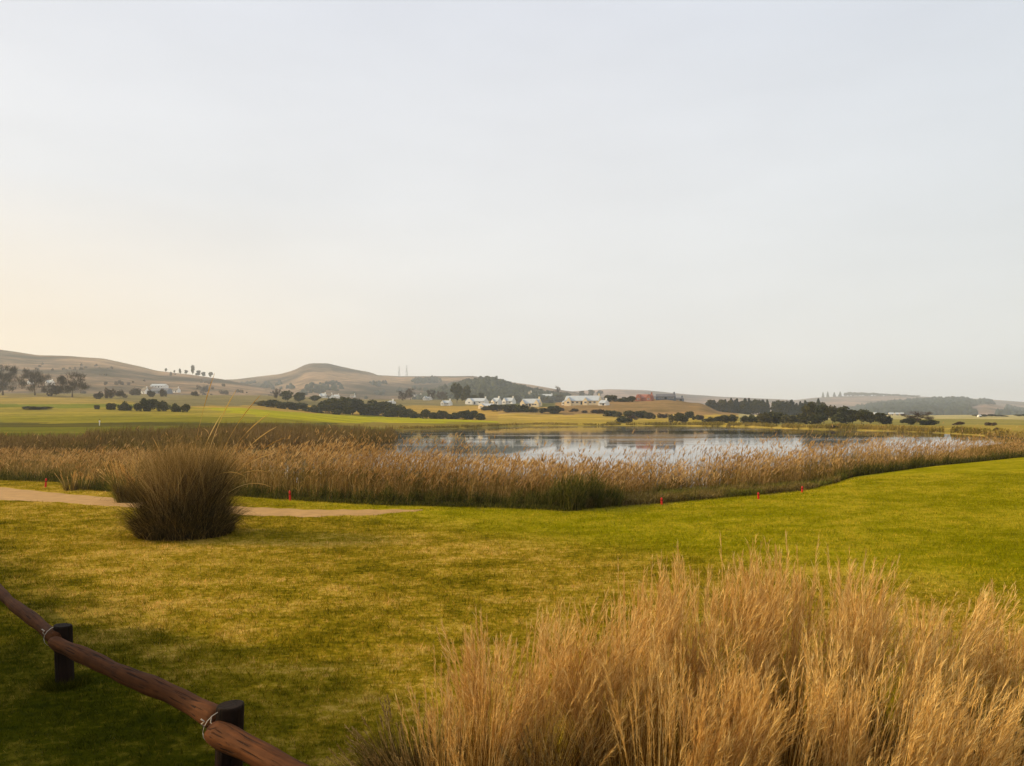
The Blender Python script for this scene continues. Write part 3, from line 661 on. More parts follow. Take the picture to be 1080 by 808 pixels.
# ---- big dark tussock beside the path
def tussock():
    D0 = 18.6; x0 = (194 - 540) / F * D0; t = empty('tussock_grass', (x0, D0, float(gnd(194, D0))))
    tag(t, 'large dark brown tussock of thatching grass on the lawn beside the sandy path', 'tussock')
    n = 12500; nb_ = 26; bp = RNG.uniform(0, 2 * np.pi, nb_); br = .80 * np.sqrt(RNG.random(nb_)); bX, bY = br * np.cos(bp), br * .85 * np.sin(bp)
    bL = RNG.uniform(.55, 1.15, nb_); dX = bX * .42 + RNG.normal(.10, .24, nb_); dY = bY * .42 + RNG.normal(0, .2, nb_)
    i = RNG.integers(0, nb_, n); b = np.stack([bX[i] + RNG.normal(0, .11, n), bY[i] + RNG.normal(0, .11, n), np.full(n, -.03)], 1)
    bx = dX[i] + RNG.normal(0, .17, n); by = dY[i] + RNG.normal(0, .17, n); wild = RNG.random(n) < .12; bx[wild] *= 2.6; by[wild] *= 2.6
    az = np.arctan2(by, bx); mag = np.hypot(bx, by)
    L = RNG.uniform(.6, 2.0, n) * bL[i] * (1 + .28 * np.clip(b[:, 0], -1, .5)); le = mag * .3; be = mag * RNG.uniform(.2, 2.4, n) + .9 * (RNG.random(n) < .15)
    L *= 1 + .30 * np.clip(b[:, 0] - .1, -1, 1) * 0 + .25 * np.sin(az * 2 + 1)
    v, q, _ = strips(b, az, L, le, be, RNG.uniform(.007, .014, n), seg=6, tip=.15)
    link('leaf_tuft', nmesh('leaf_tuft', v, q), M['thatch'], t)
    n = 2600; ph = RNG.uniform(0, 2 * np.pi, n); rr = RNG.uniform(.75, 1.05, n)      # drooping skirt down to the turf
    b = np.stack([rr * np.cos(ph), rr * .85 * np.sin(ph), np.full(n, -.02)], 1)
    v, q, _ = strips(b, ph + RNG.normal(0, .5, n), RNG.uniform(.35, 1.2, n), RNG.uniform(.1, .6, n), RNG.uniform(.6, 1.9, n), RNG.uniform(.007, .013, n), seg=6, tip=.15)
    link('drooping_leaves', nmesh('drooping_leaves', v, q), M['thatch'], t)
    n = 4800; rr = .75 * np.sqrt(RNG.random(n)); ph = RNG.uniform(0, 2 * np.pi, n); b = np.stack([rr * np.cos(ph) + .1, rr * np.sin(ph), np.full(n, .4)], 1)
    v, q, _ = strips(b, RNG.uniform(0, 2 * np.pi, n), RNG.uniform(.8, 2.1, n), RNG.uniform(0, .36, n), RNG.uniform(.05, .9, n), RNG.uniform(.007, .012, n), seg=5, tip=.2)
    link('flowering_stems', nmesh('flowering_stems', v, q), M['thatchtop'], t)
    # long stray culms, some arching far over
    spec = [(.0, 3.9, .12, .25, 0), (.15, 3.6, .2, .35, .2), (.2, 3.3, .45, .7, 0), (-.1, 3.0, .25, .3, .1), (.25, 3.5, .35, .75, -.1), (.3, 3.2, .5, .8, .1), (.1, 2.9, .55, .9, .3), (-.2, 2.4, .1, .5, 3.0),
            (.2, 2.6, .45, 1.5, 0), (.3, 2.3, .5, 1.7, .1), (.0, 2.5, .3, 1.9, -.2), (-.3, 2.1, .3, 1.2, 2.9), (.2, 3.7, .3, .5, .05)]
    bm = bmesh.new(); hb = bmesh.new()
    for x_, L_, le_, be_, a_ in spec:
        p = Vector((x_, random.uniform(-.2, .2), 0)); pts = [p.copy()]; S_ = 14
        for k in range(S_):
            an = le_ + be_ * (k / S_) ** 2; p = p + Vector((math.sin(an) * math.cos(a_), math.sin(an) * math.sin(a_), math.cos(an))) * L_ / S_; pts.append(p.copy())
        tube(bm, pts, [.006 * (1 - .55 * k / S_) for k in range(S_ + 1)], 4)
        tube(hb, pts[-4:], [.006, .011, .010, .003], 5)
    bmobj('long_stems', bm, M['goldhead'], t); bmobj('seed_heads', hb, M['goldhead'], t)
tussock()
for p_, d_, Ht, n, lab in ((139, 25.5, 1.5, 3000, 'olive brown grass tuft behind the left side of the big tussock'),
                        (82, 30.0, .8, 1600, 'rounded low brown tuft left of the big tussock in front of the reeds')):
    x_ = (p_ - 540) / F * d_
    t = gclump('grass_tuft', lab, x_, d_, Ht, .55, n, .7, (0, 0), M['fringe'], M['goldhead'], heads=.05, spread=1.0, group='tufts at the path', w=.016); t.location.z = float(gnd(p_, d_))

# ------------------------------------------------------------------ fence of log posts and rails with wire ties
f = empty('post_and_rail_fence', (-2.11, 5.86, 0)); tag(f, 'low rustic fence of reddish log rail tied with wire to dark round posts', 'fence')
dv = Vector((2.55, -2.34, 0)); P2 = Vector((-2.11, 5.86, 0)); P1 = P2 - dv; P0 = Vector((-7.95, 11.8, 0)); P3 = P2 + dv
o0 = f.location.copy(); nrm = Vector((-dv.y, dv.x, 0)).normalized()     # towards the lawn
def post(p, r, h, tilt):
    bm = bmesh.new(); prof = [(r * 1.02, -.4), (r, 0), (r * .985, .3), (r, h - .02), (r * .96, h - .004), (r * .90, h)]
    lathe(bm, prof, 22)
    for v in bm.verts:
        a = math.atan2(v.co.y, v.co.x); k = 1 + .035 * math.sin(3 * a + p.x * 3) + .02 * math.sin(7 * a + v.co.z * 3)
        v.co.x *= k; v.co.y *= k
        if v.co.z > h - .05: v.co.z += .10 * v.co.x * tilt - .02 * v.co.y
    o = bmobj('post', bm, M['post'], f, smooth=False); o.location = p - o0
    md = o.modifiers.new('b', 'BEVEL'); md.width = .004; md.segments = 1; md.limit_method = 'ANGLE'
    o.rotation_euler = (R(random.uniform(-1.5, 1.5)), R(tilt * 1.8), random.uniform(0, 6))
    return o
post(P2, .100, .655, .6); post(P1, .089, .63, 1.); post(P0, .09, .64, -.5); post(P3, .105, .64, .2)
def rail(a, b, r0, r1, seed, wob=.025):
    bm = bmesh.new(); n_ = 34; L_ = (b - a).length; rnd = random.Random(seed); p1, p2 = rnd.uniform(0, 6), rnd.uniform(0, 6)
    seg = 20; rings = []
    for i in range(n_ + 1):
        t = i / n_; c = Vector((t * L_, wob * math.sin(t * 5 + p1) + .01 * math.sin(t * 13 + p2), wob * .8 * math.sin(t * 4.3 + p2)))
        rr = r0 + (r1 - r0) * t + .005 * math.sin(t * 17 + p1) + .003 * math.sin(t * 41)
        if i in (0, n_): rr *= .9
        rings.append([bm.verts.new(c + Vector((0, rr * (1 + .05 * math.sin(2 * 2 * math.pi * k / seg + t * 2 + p1) + .025 * math.sin(5 * 2 * math.pi * k / seg + t * 3)) * math.cos(2 * math.pi * k / seg), rr * math.sin(2 * math.pi * k / seg)))) for k in range(seg)])
    for u, w_ in zip(rings, rings[1:]):
        for k in range(seg): bm.faces.new((u[k], u[(k + 1) % seg], w_[(k + 1) % seg], w_[k]))
    bm.faces.new(rings[0]); bm.faces.new(rings[-1])
    o = bmobj('rail', bm, M['rail'], f, smooth=True); o.location = a - o0; o.rotation_euler = (b - a).to_track_quat('X', 'Z').to_euler(); return o
u = dv.normalized(); down = -nrm
zr = .50
rail(P0 + down * .10 + Vector((0, 0, zr + .04)) - u * .2, P1 + down * .12 + Vector((0, 0, zr + .02)) + u * .12, .062, .070, 3, .006)
rail(P1 + down * .125 + Vector((0, 0, zr + .01)) + u * .13, P2 + down * .03 + Vector((0, 0, zr + .02)) - u * .06, .071, .080, 5, .012)
rail(P2 + down * .115 + Vector((0, 0, zr - .015)) + u * .02, P3 + down * .1 + Vector((0, 0, zr)) + u * .2, .090, .085, 8, .010)
def wire(pts, r=.0045):
    bm = bmesh.new(); tube(bm, pts, r, 6)
    return bmobj('wire_tie', bm, M['wire'], f, smooth=True)
def tie(pc, rr, z0, z1, rp, side):
    # loop of wire round rail and post, ends twisted
    c = pc + down * .06 - o0; pts = []
    for k in range(19):
        a = 2 * math.pi * k / 18
        q = c + (u * .02 * math.sin(a * 1.0 + 1)) + down * ((rr + .035) * math.cos(a)) * 1.02 + Vector((0, 0, (z0 + z1) / 2 + (rr + .012) * math.sin(a))) + u * side * (1 + .15 * math.sin(2 * a))
        pts.append(q)
    wire(pts, .003)
    e_ = pts[14]; wire([pts[1], pts[1] + Vector((-.01, -.02, .03)), pts[1] + Vector((.015, -.03, .05)), pts[1] + Vector((-.01, -.035, .07))], .005)
tie(P1, .098, .48, .56, .1, -.02)
tie(P2, .105, .47, .54, .1, -.01)
pc = P2 - o0
cdir = (Vector((0, 0, 0)) - P2).normalized(); lat = Vector((-cdir.y, cdir.x, 0))
if lat.x < 0: lat = -lat
wire([pc + lat * -.118 + cdir * .05 + Vector((0, 0, .60)), pc + lat * -.125 + cdir * .07 + Vector((0, 0, .56)), pc + lat * -.09 + cdir * .10 + Vector((0, 0, .545)), pc + lat * -.03 + cdir * .125 + Vector((0, 0, .49)), pc + lat * .025 + cdir * .165 + Vector((0, 0, .445)), pc + lat * .05 + cdir * .17 + Vector((0, 0, .43))], .0035)

# ------------------------------------------------------------------ red hazard stakes
for p_, yb, hp, lab in ((48, 514, 9, 'red hazard stake left of the big tussock, beside the path'), (306, 528, 10, 'red hazard stake right of the big tussock at the reed edge'),
                        (698, 532.5, 7, 'red hazard stake at the edge of the rough grass, just right of centre'), (800, 526.5, 6.5, 'small red hazard stake in the rough where the fairway curves'),
                        (846, 519.5, 6, 'smallest red hazard stake, furthest right at the reed edge')):
    D0 = 20.
    while HOR - (float(gnd(p_, D0)) - CH) / D0 * F > yb: D0 += .05
    Hs = hp / F * D0 + .02; t = empty('hazard_stake', (((p_ - 540) / F * D0), D0, float(gnd(p_, D0)))); tag(t, lab, 'stake', 'red hazard stakes')
    bm = bmesh.new(); lathe(bm, [(.034, -.1), (.034, Hs - .05), (.028, Hs - .02), (.015, Hs)], 10); bmobj('shaft', bm, M['red'], t)
    bm = bmesh.new(); lathe(bm, [(.036, Hs * .60), (.036, Hs * .68)], 10); bmobj('band', bm, M['rail'], t)
    t.rotation_euler = (R(random.uniform(-3, 3)), R(random.uniform(-4, 4)), 0)
D0 = findD(105, 449); t = empty('marker_post', P(105, D0)); tag(t, 'tiny white marker post on the far left fairway', 'marker')
bm = bmesh.new(); lathe(bm, [(.09, -.1), (.09, .8), (.16, .82), (.16, 1.0), (.1, 1.15)], 8); bmobj('shaft', bm, M['white'], t)
bm = bmesh.new(); lathe(bm, [(.12, 1.15), (.14, 1.25), (.12, 1.4), (.02, 1.45)], 8); bmobj('cap', bm, M['shore'], t)
# bare dark sand scrape beside it
def flower(): pass

# ------------------------------------------------------------------ trees and bushes
def crown_mesh(name, seed, lobes, n, leaf, shape='round'):
    g = np.random.default_rng(seed); c = []; w = []
    # unit crown: x,y in [-.5,.5], z in [0,1]
    P_ = []
    for k in range(lobes):
        if shape == 'cone':
            z = (k + .5) / lobes; r = .46 * (1 - z) ** .8 + .04; cx, cy = g.normal(0, .03, 2); P_.append((cx, cy, z, r, r, .75 / lobes + .05))
        elif shape == 'low':
            P_.append((g.uniform(-.33, .33), g.uniform(-.25, .25), g.uniform(.2, .62), g.uniform(.14, .26), g.uniform(.14, .26), g.uniform(.22, .36)))
        else:
            a = g.uniform(0, 6.28); q = g.uniform(0, .28); P_.append((q * math.cos(a), q * math.sin(a), g.uniform(.28, .78), g.uniform(.14, .25), g.uniform(.14, .25), g.uniform(.13, .24)))
    P_ = np.array(P_); i = g.integers(0, lobes, n); d_ = g.normal(size=(n, 3)); d_ /= np.linalg.norm(d_, axis=1)[:, None]
    rad = g.uniform(.35, 1.08, n) ** .6
    c = P_[i, :3] + d_ * P_[i, 3:] * rad[:, None]; c[:, 2] = np.clip(c[:, 2], .0, 1.05)
    t1 = g.normal(size=(n, 3)); t1 /= np.linalg.norm(t1, axis=1)[:, None]
    if shape == 'cone': t1[:, 2] = -abs(t1[:, 2]) * .5
    t2 = np.cross(t1, g.normal(size=(n, 3))); t2 /= np.linalg.norm(t2, axis=1)[:, None]
    s = leaf * g.uniform(.6, 1.4, n)[:, None]
    V = np.stack([c - t1 * s - t2 * s * .3, c + t2 * s * .7, c + t1 * s, c - t2 * s * .75 + t1 * s * .1], 1).reshape(-1, 3)
    Q = np.arange(n * 4).reshape(-1, 4)
    return nmesh(name, V, Q)
def twig_mesh(name, seed, n=3800):
    g = np.random.default_rng(seed); m = 24
    lx, ly, lz = g.uniform(-.40, .40, m), g.uniform(-.3, .3, m), g.uniform(.14, .82, m); lr = g.uniform(.07, .19, m)
    lx *= np.clip(1.25 - .5 * lz, .4, 1)
    i = g.integers(0, m, n); d_ = g.normal(size=(n, 3)); d_ /= np.linalg.norm(d_, axis=1)[:, None]; q_ = g.random(n) ** .5
    c = np.stack([lx[i], ly[i], lz[i]], 1) + d_ * (lr[i] * q_)[:, None] * np.array([1.1, 1.1, .8])
    out = np.arctan2(c[:, 1], c[:, 0]) + g.normal(0, .6, n)
    v, q, _ = strips(c, out, g.uniform(.04, .15, n), g.uniform(0, 1.3, n), g.uniform(-.5, .5, n), g.uniform(.005, .013, n), seg=3, tip=.2)
    return nmesh(name, v, q)
def trunk_mesh(name, seed, fork=True, top=.6):
    bm = bmesh.new(); r_ = random.Random(seed)
    tube(bm, [(0, 0, -.08), (.01, 0, .1), (.02, .01, .3), (0, .01, top)], [.045, .034, .025, .010], 6)
    if fork:
        for k in range(5):
            a = r_.uniform(0, 6.28); z0 = r_.uniform(.15, .4)
            tube(bm, [(0.01, 0, z0), (.12 * math.cos(a), .12 * math.sin(a), z0 + .15), (.26 * math.cos(a), .26 * math.sin(a), z0 + .36)], [.02, .013, .005], 5)
    bmesh.ops.recalc_face_normals(bm, faces=bm.faces); me = bpy.data.meshes.new(name); bm.to_mesh(me); bm.free(); return me
PROTO = {}
def proto(key, crowns, trunk, mc):
    PROTO[key] = (crowns, trunk)
    for c_ in crowns: c_.materials.append(M[mc])
    trunk.materials.append(M['bark'])
proto('bush', [crown_mesh('crown', 100 + k, 12, 1900, .055, 'low') for k in range(4)], trunk_mesh('trunk', 1, True, .4), 'leaf_dark')
proto('olive', [crown_mesh('crown', 120 + k, 12, 1700, .050, 'low') for k in range(3)], trunk_mesh('trunk', 2, True, .4), 'leaf_olive')
proto('tree', [crown_mesh('crown', 140 + k, 13, 2000, .050, 'round') for k in range(3)], trunk_mesh('trunk', 3), 'leaf_dark')
proto('conifer', [crown_mesh('crown', 160 + k, 9, 1300, .060, 'cone') for k in range(3)], trunk_mesh('trunk', 4, False, .9), 'leaf_pine')
proto('bare', [twig_mesh('crown', 180 + k) for k in range(3)], trunk_mesh('trunk', 5), 'twig')
proto('scrub', [crown_mesh('crown', 190 + k, 10, 900, .06, 'low') for k in range(2)], trunk_mesh('trunk', 6, True, .4), 'twig')
KN = {'bush': ('bush', 'bush'), 'olive': ('bush', 'bush'), 'tree': ('broadleaf_tree', 'tree'), 'conifer': ('conifer_tree', 'tree'), 'bare': ('bare_tree', 'tree'), 'scrub': ('scrub_bush', 'bush')}
cnt = [0]
def tree(kind, px, yb, yt, wpx, label, group=None, D=None):
    if D is None: D = findD(px, yb)
    loc = P(px, D); zb = loc.z; ztop = CH + (HOR - yt) / F * D; Ht = max(ztop - zb, 1.0); Wm = wpx / F * D
    cr_, tr_ = PROTO[kind]; cnt[0] += 1
    t = empty(KN[kind][0], loc, random.uniform(0, 6.28)); tag(t, label, KN[kind][1], group)
    c = link('crown', cr_[cnt[0] % len(cr_)], None, t); wm_ = (1.32 if kind in ('bush', 'olive', 'tree') else 1.1) * (.82 if group and 'houses' in group or group and 'white house' in group else 1); c.scale = (Wm * wm_, Wm * wm_, Ht * 1.04)
    k = link('trunk', tr_, None, t); k.scale = (min(Wm, Ht) * .8, min(Wm, Ht) * .8, Ht)
    return t
def row(kind, items, text, group, D=None):
    for i, it in enumerate(items):
        tree(it[4] if len(it) > 4 else kind, it[0], it[1], it[2], it[3], text.replace('#', ORD[i]), group, D)
t = empty('added_shade_tree', (-13.2, 8.6, 0)); tag(t, 'broad tree added outside the picture, left of the fence, to shade the corner', 'tree')  # unseen tree, added to cast soft shade over the fence corner
c_ = link('crown', PROTO['tree'][0][0].copy(), None, t); c_.scale = (5.4, 5.8, 5.0); c_.location.z = .7
k_ = link('trunk', PROTO['tree'][1], None, t); k_.scale = (4, 4, 4.6)
# left: three winter trees at the foot of the hill
tree('bare', 3, 417, 384, 34, 'wide bare brown winter tree cut by the left edge, below the hill', 'winter trees on the left')
tree('bare', 37, 417, 388, 28, 'bare dark winter tree with round crown, between the two others at far left', 'winter trees on the left')
tree('bare', 76, 419, 392, 33, 'bare spreading winter tree, rightmost of the three at far left', 'winter trees on the left')
tree('scrub', 58, 418, 404, 14, 'low scrub between the second and third winter tree', None)
row('bush', [(102, 432, 426.5, 5, 'olive'), (118, 432.5, 424.5, 9), (131, 433, 421.5, 12), (145.5, 434, 424, 9), (157, 434, 419.5, 14), (172, 434, 421.5, 12, 'olive'), (186, 434.5, 423.5, 11), (196, 435, 425, 9)],
    '# bush from the left in the rounded row on the far left fairway', 'rounded bushes on the left fairway')
tree('bush', 40, 432, 428.5, 24, 'long flat dark shrub on the far left fairway below the winter trees')
row('scrub', [(103, 421, 413, 12), (116, 420, 408, 10), (127, 419.5, 411, 12), (142, 417, 409, 12), (160, 419, 411, 10), (172, 418.5, 409, 8), (216, 415, 407, 8), (236, 416, 411, 9), (205, 418, 412, 8)],
    '# brown scrub bush from the left around the farm below the left hill', 'brown scrub below the left hill')
row('tree', [(175, 394, 388, 2.4), (184, 395, 390.5, 2), (190, 395.5, 388.5, 2.6), (196, 396, 390, 4), (203, 396.5, 385.5, 4), (209, 397, 390.5, 5), (215, 398, 392, 5), (222, 399, 392.5, 4)],
    '# tree from the left on the skyline of the left hill', 'skyline trees on the left hill', 1490)
# hedge line above the bright green field
row('bush', [(276, 428, 422, 14, 'olive'), (288, 430, 420.5, 16), (300, 431.5, 423, 16), (315, 433, 424, 18), (330, 435, 425.5, 16), (343, 436, 420, 18), (356, 437, 418, 22), (372, 437.5, 417.5, 24), (388, 438, 418, 24), (403, 438.5, 421.5, 22), (417, 440, 425.5, 20), (429, 440.5, 430, 14), (439, 441, 432.5, 12), (448, 441.5, 430.5, 10)],
    '# bush from the left in the dark hedge above the bright green field', 'dark hedge above the green field')
row('bush', [(457, 442, 434.5, 12), (467, 442, 432, 12), (477, 442, 433.5, 14), (488, 442.5, 432, 14), (497, 442.5, 432, 12), (505, 443, 435, 12)],
    '# bush from left in the low clump right of the green field', 'low bushes at the end of the green field')
tree('tree', 303, 424, 412.5, 14, 'left half of the square dark tree pair behind the hedge', 'dark trees behind the hedge')
tree('tree', 315, 424, 413.5, 14, 'right half of the square dark tree pair behind the hedge', 'dark trees behind the hedge')
tree('tree', 332, 424, 416.5, 12, 'small round dark tree just right of the square pair behind the hedge', 'dark trees behind the hedge')
tree('bare', 292, 422, 409.5, 8, 'slim greyish bare tree left of the square dark pair')
row('bush', [(513, 433, 427.5, 12), (524, 434, 425.5, 16), (537, 434.5, 426, 16), (549, 435, 426.5, 14), (560, 435, 428, 12), (574, 436, 429.5, 11), (584, 436.5, 427.5, 13)],
    '# bush from the left in the hedge below the yellow gabled house', 'hedge below the yellow house')
row('tree', [(425, 423, 412, 12, 'bare'), (433, 422, 409, 13, 'bare'), (455, 422, 411, 14, 'bare'), (466, 423, 412, 12, 'bare'), (482, 425, 405, 14), (491, 424, 406, 13), (500, 426, 416, 12), (498, 425, 419, 10), (508, 424, 414, 8), (528, 423.5, 416, 10), (541, 423.5, 416.5, 9), (547, 425, 417, 9), (556, 421, 415, 8)],
    '# tree from the left among the village houses left of the yellow house', 'trees among the village houses')
row('tree', [(578, 425, 417.5, 14, 'bush'), (588, 424, 416, 14), (583, 419, 412, 7, 'bare'), (588, 419, 407, 8, 'bare'), (614, 420, 412, 8), (623, 419, 410.5, 10), (632, 419, 412, 8), (645, 424, 416, 14, 'bush'), (656, 424, 417.5, 14, 'bush'), (666, 424, 417, 12, 'bush')],
    '# tree from the left behind the long white house and toward the red house', 'trees behind the long white house')
row('scrub', [(592, 433.5, 429.5, 6), (606, 435, 430.5, 10), (627, 436, 431.5, 10), (634, 436.5, 431, 9), (616, 436, 432.5, 7), (667, 443, 437, 10), (700, 441, 435.5, 12), (738, 443, 438, 10)],
    '# brown scrub bush from the left on the slope below the long white house', 'brown scrub on the slope')
# shore bushes
row('bush', [(644, 439.5, 432.5, 13), (651, 440, 433.5, 8, 'olive'), (660, 446, 437, 14), (664, 441, 432, 14), (675, 441, 433, 14), (685, 442, 434, 10), (714, 446, 434, 14, 'olive'), (720, 446, 437, 12), (727, 441, 433.5, 9), (735, 443, 437, 8, 'olive')],
    '# bush from the left along the shore below the rounded golden mound', 'shore bushes below the mound')
row('bush', [(748, 445.5, 438.5, 14), (758, 446, 438, 12), (768, 446, 437, 16), (788, 447, 437.5, 12, 'olive'), (795, 447, 435, 12), (806, 447, 434, 18, 'olive'), (818, 447, 433.5, 16), (830, 447.5, 436, 14, 'olive'), (842, 447.5, 435, 18, 'olive')],
    '# bush from the left along the far shore in front of the conifers', 'shore bushes before the conifers')
cf = [(747 + i * 3.45 + random.uniform(-1.2, 1.2), 437.5, 420.3 + random.uniform(0, 3.4), random.uniform(8, 13), random.choice(['conifer', 'conifer', 'tree'])) for i in range(19)]
row('conifer', cf, '# tree from the left in the dark belt right of the golden mound', 'conifer belt right of the mound', 640)
cf = [(816 + i * 3.4 + random.uniform(-1, 1), 438, 421.5 + random.uniform(0, 4) + (3 if i in (7, 8, 9) else 0), random.uniform(8, 13), random.choice(['conifer', 'tree'])) for i in range(16)]
row('conifer', cf, '# tree from the left in the second dark belt, further right', 'second conifer belt', 600)
row('tree', [(851, 446, 428, 13), (858, 446.5, 424, 15), (869, 447, 425.5, 16), (878, 447, 428.5, 12), (887, 447, 428, 16), (899, 447, 431, 15), (909, 447.5, 432.5, 14), (918, 447, 434, 13), (928, 447.5, 434.5, 17, 'tree'), (892, 447.5, 437, 14, 'bush'), (862, 447.5, 437, 14, 'bush'), (936, 447.5, 439, 10, 'bush')],
    '# tree from the left in the dark wood on the far shore, right of centre', 'dark wood on the right shore')
tree('bare', 967, 447, 433.5, 27, 'lone spreading grey bare tree on the far shore at right')
tree('bush', 958, 448, 440, 14, 'low bush at the left foot of the lone grey tree')
tree('bush', 978, 448.5, 442.5, 18, 'long low dark bush at the right foot of the lone grey tree')
row('scrub', [(1011, 448.5, 444.5, 14), (1052, 457, 450.5, 10), (1009, 455.5, 451.5, 9), (951, 453, 449, 9), (880, 453, 450, 8), (1046, 449, 445, 12)],
    '# low dark shrub in the beige marsh at far right', 'low shrubs in the right marsh')
row('tree', [(1031, 443, 437.5, 8), (1038, 443.5, 437, 9), (1045, 443.5, 436.5, 9), (1052, 444, 437.5, 9), (1059, 444, 438, 8), (1075, 444.5, 437, 9), (1083, 444.5, 436.5, 10)],
    '# tree from the left in the distant dark row at the right edge', 'distant tree row at right', 560)
# lone trees on the far right ridge
rows = [(868, 2.), (873, 2.4), (880, 2.6), (886, 3.2)] + [(892 + i * 4.2, 5.) for i in range(19)]
for i, (p_, w_) in enumerate(rows):
    tree('tree' if i > 3 else 'conifer', p_, 419.4 + (.0 if i < 12 else .3), 413.8 + (max(0, i - 8) * .22) + random.uniform(-.3, .4), w_ + .8,
         ORD[min(i - 4, 19)] + ' tree of the dark line along the far right ridge crest, counted from left' if i > 3 else ORD[i] + ' lone tree from the left on the crest of the far right ridge',
         'trees along the far right ridge', 3560)
# woodland too dense to count
def woodland(hk, label, n, pxr, keepf, size, mt, Dlo, Dhi):
    h = HILLS[hk]; g = RNG; px_ = g.uniform(*pxr, n); D_ = g.uniform(Dlo, Dhi, n); k = keepf(px_, D_, hillz(h, px_, D_)); px_, D_ = px_[k], D_[k]
    z_ = hillz(h, px_, D_); n = len(px_)
    bm = bmesh.new(); bmesh.ops.create_icosphere(bm, subdivisions=2, radius=1); bv = np.array([v.co[:] for v in bm.verts]); bf = np.array([[v.index for v in f_.verts] for f_ in bm.faces]); bm.free()
    s = size * g.uniform(.55, 1.3, n)
    V = bv[None] * (1 + g.normal(0, .18, (n, len(bv), 1))) * np.stack([s, s, s * g.uniform(.9, 1.6, n)], 1)[:, None, :]
    V = V + np.stack([(px_ - 540) / F * D_, D_, z_ + s * .4], 1)[:, None, :]
    T = bf[None] + (np.arange(n) * len(bv))[:, None, None]
    o = link('woodland', nmesh('woodland', V.reshape(-1, 3), None, T.reshape(-1, 3)), M[mt]); tag(o, label, 'woodland', kind='stuff')
yy = lambda D_, z_: HOR - (z_ - CH) / D_ * F
woodland('hill_wooded', 'dark blue green wood covering the hill behind the village', 9000, (400, 700),
         lambda p, D_, z_: (yy(D_, z_) < 424) & (p < 600) & ((p > 478) | (fbm(p / 8, D_ / 60, 2, 2) > .02)), 3.6, 'forest', 900, 1300)
woodland('hill_wooded_right', 'blue green wood covering the distant right hill', 14000, (880, 1300),
         lambda p, D_, z_: ((((p - 1042) / 21) ** 2 + ((yy(D_, z_) - 433) / 7) ** 2) > 1) & (fbm(p / 14, D_ / 90, 2, 6) > -.3), 5.6, 'forest', 1400, 2330)
woodland('hill_centre', 'scattered dark scrub on the lower slopes of the central hill', 5000, (250, 480),
         lambda p, D_, z_: ((fbm(p / 22, D_ / 160, 3, 16) > .06) & (yy(D_, z_) > 404) & (RNG.random(len(p)) < .5)) | ((((p - 450) / 16) ** 2 + ((yy(D_, z_) - 402) / 3) ** 2) < 1), 3.2, 'forest', 1200, 2100)
woodland('hill_left', 'scattered scrub on the slopes of the left hill', 900, (-100, 330),
         lambda p, D_, z_: (fbm(p / 22, D_ / 90, 3, 26) > .11) & (yy(D_, z_) > 384), 2.0, 'twig', 700, 1450)

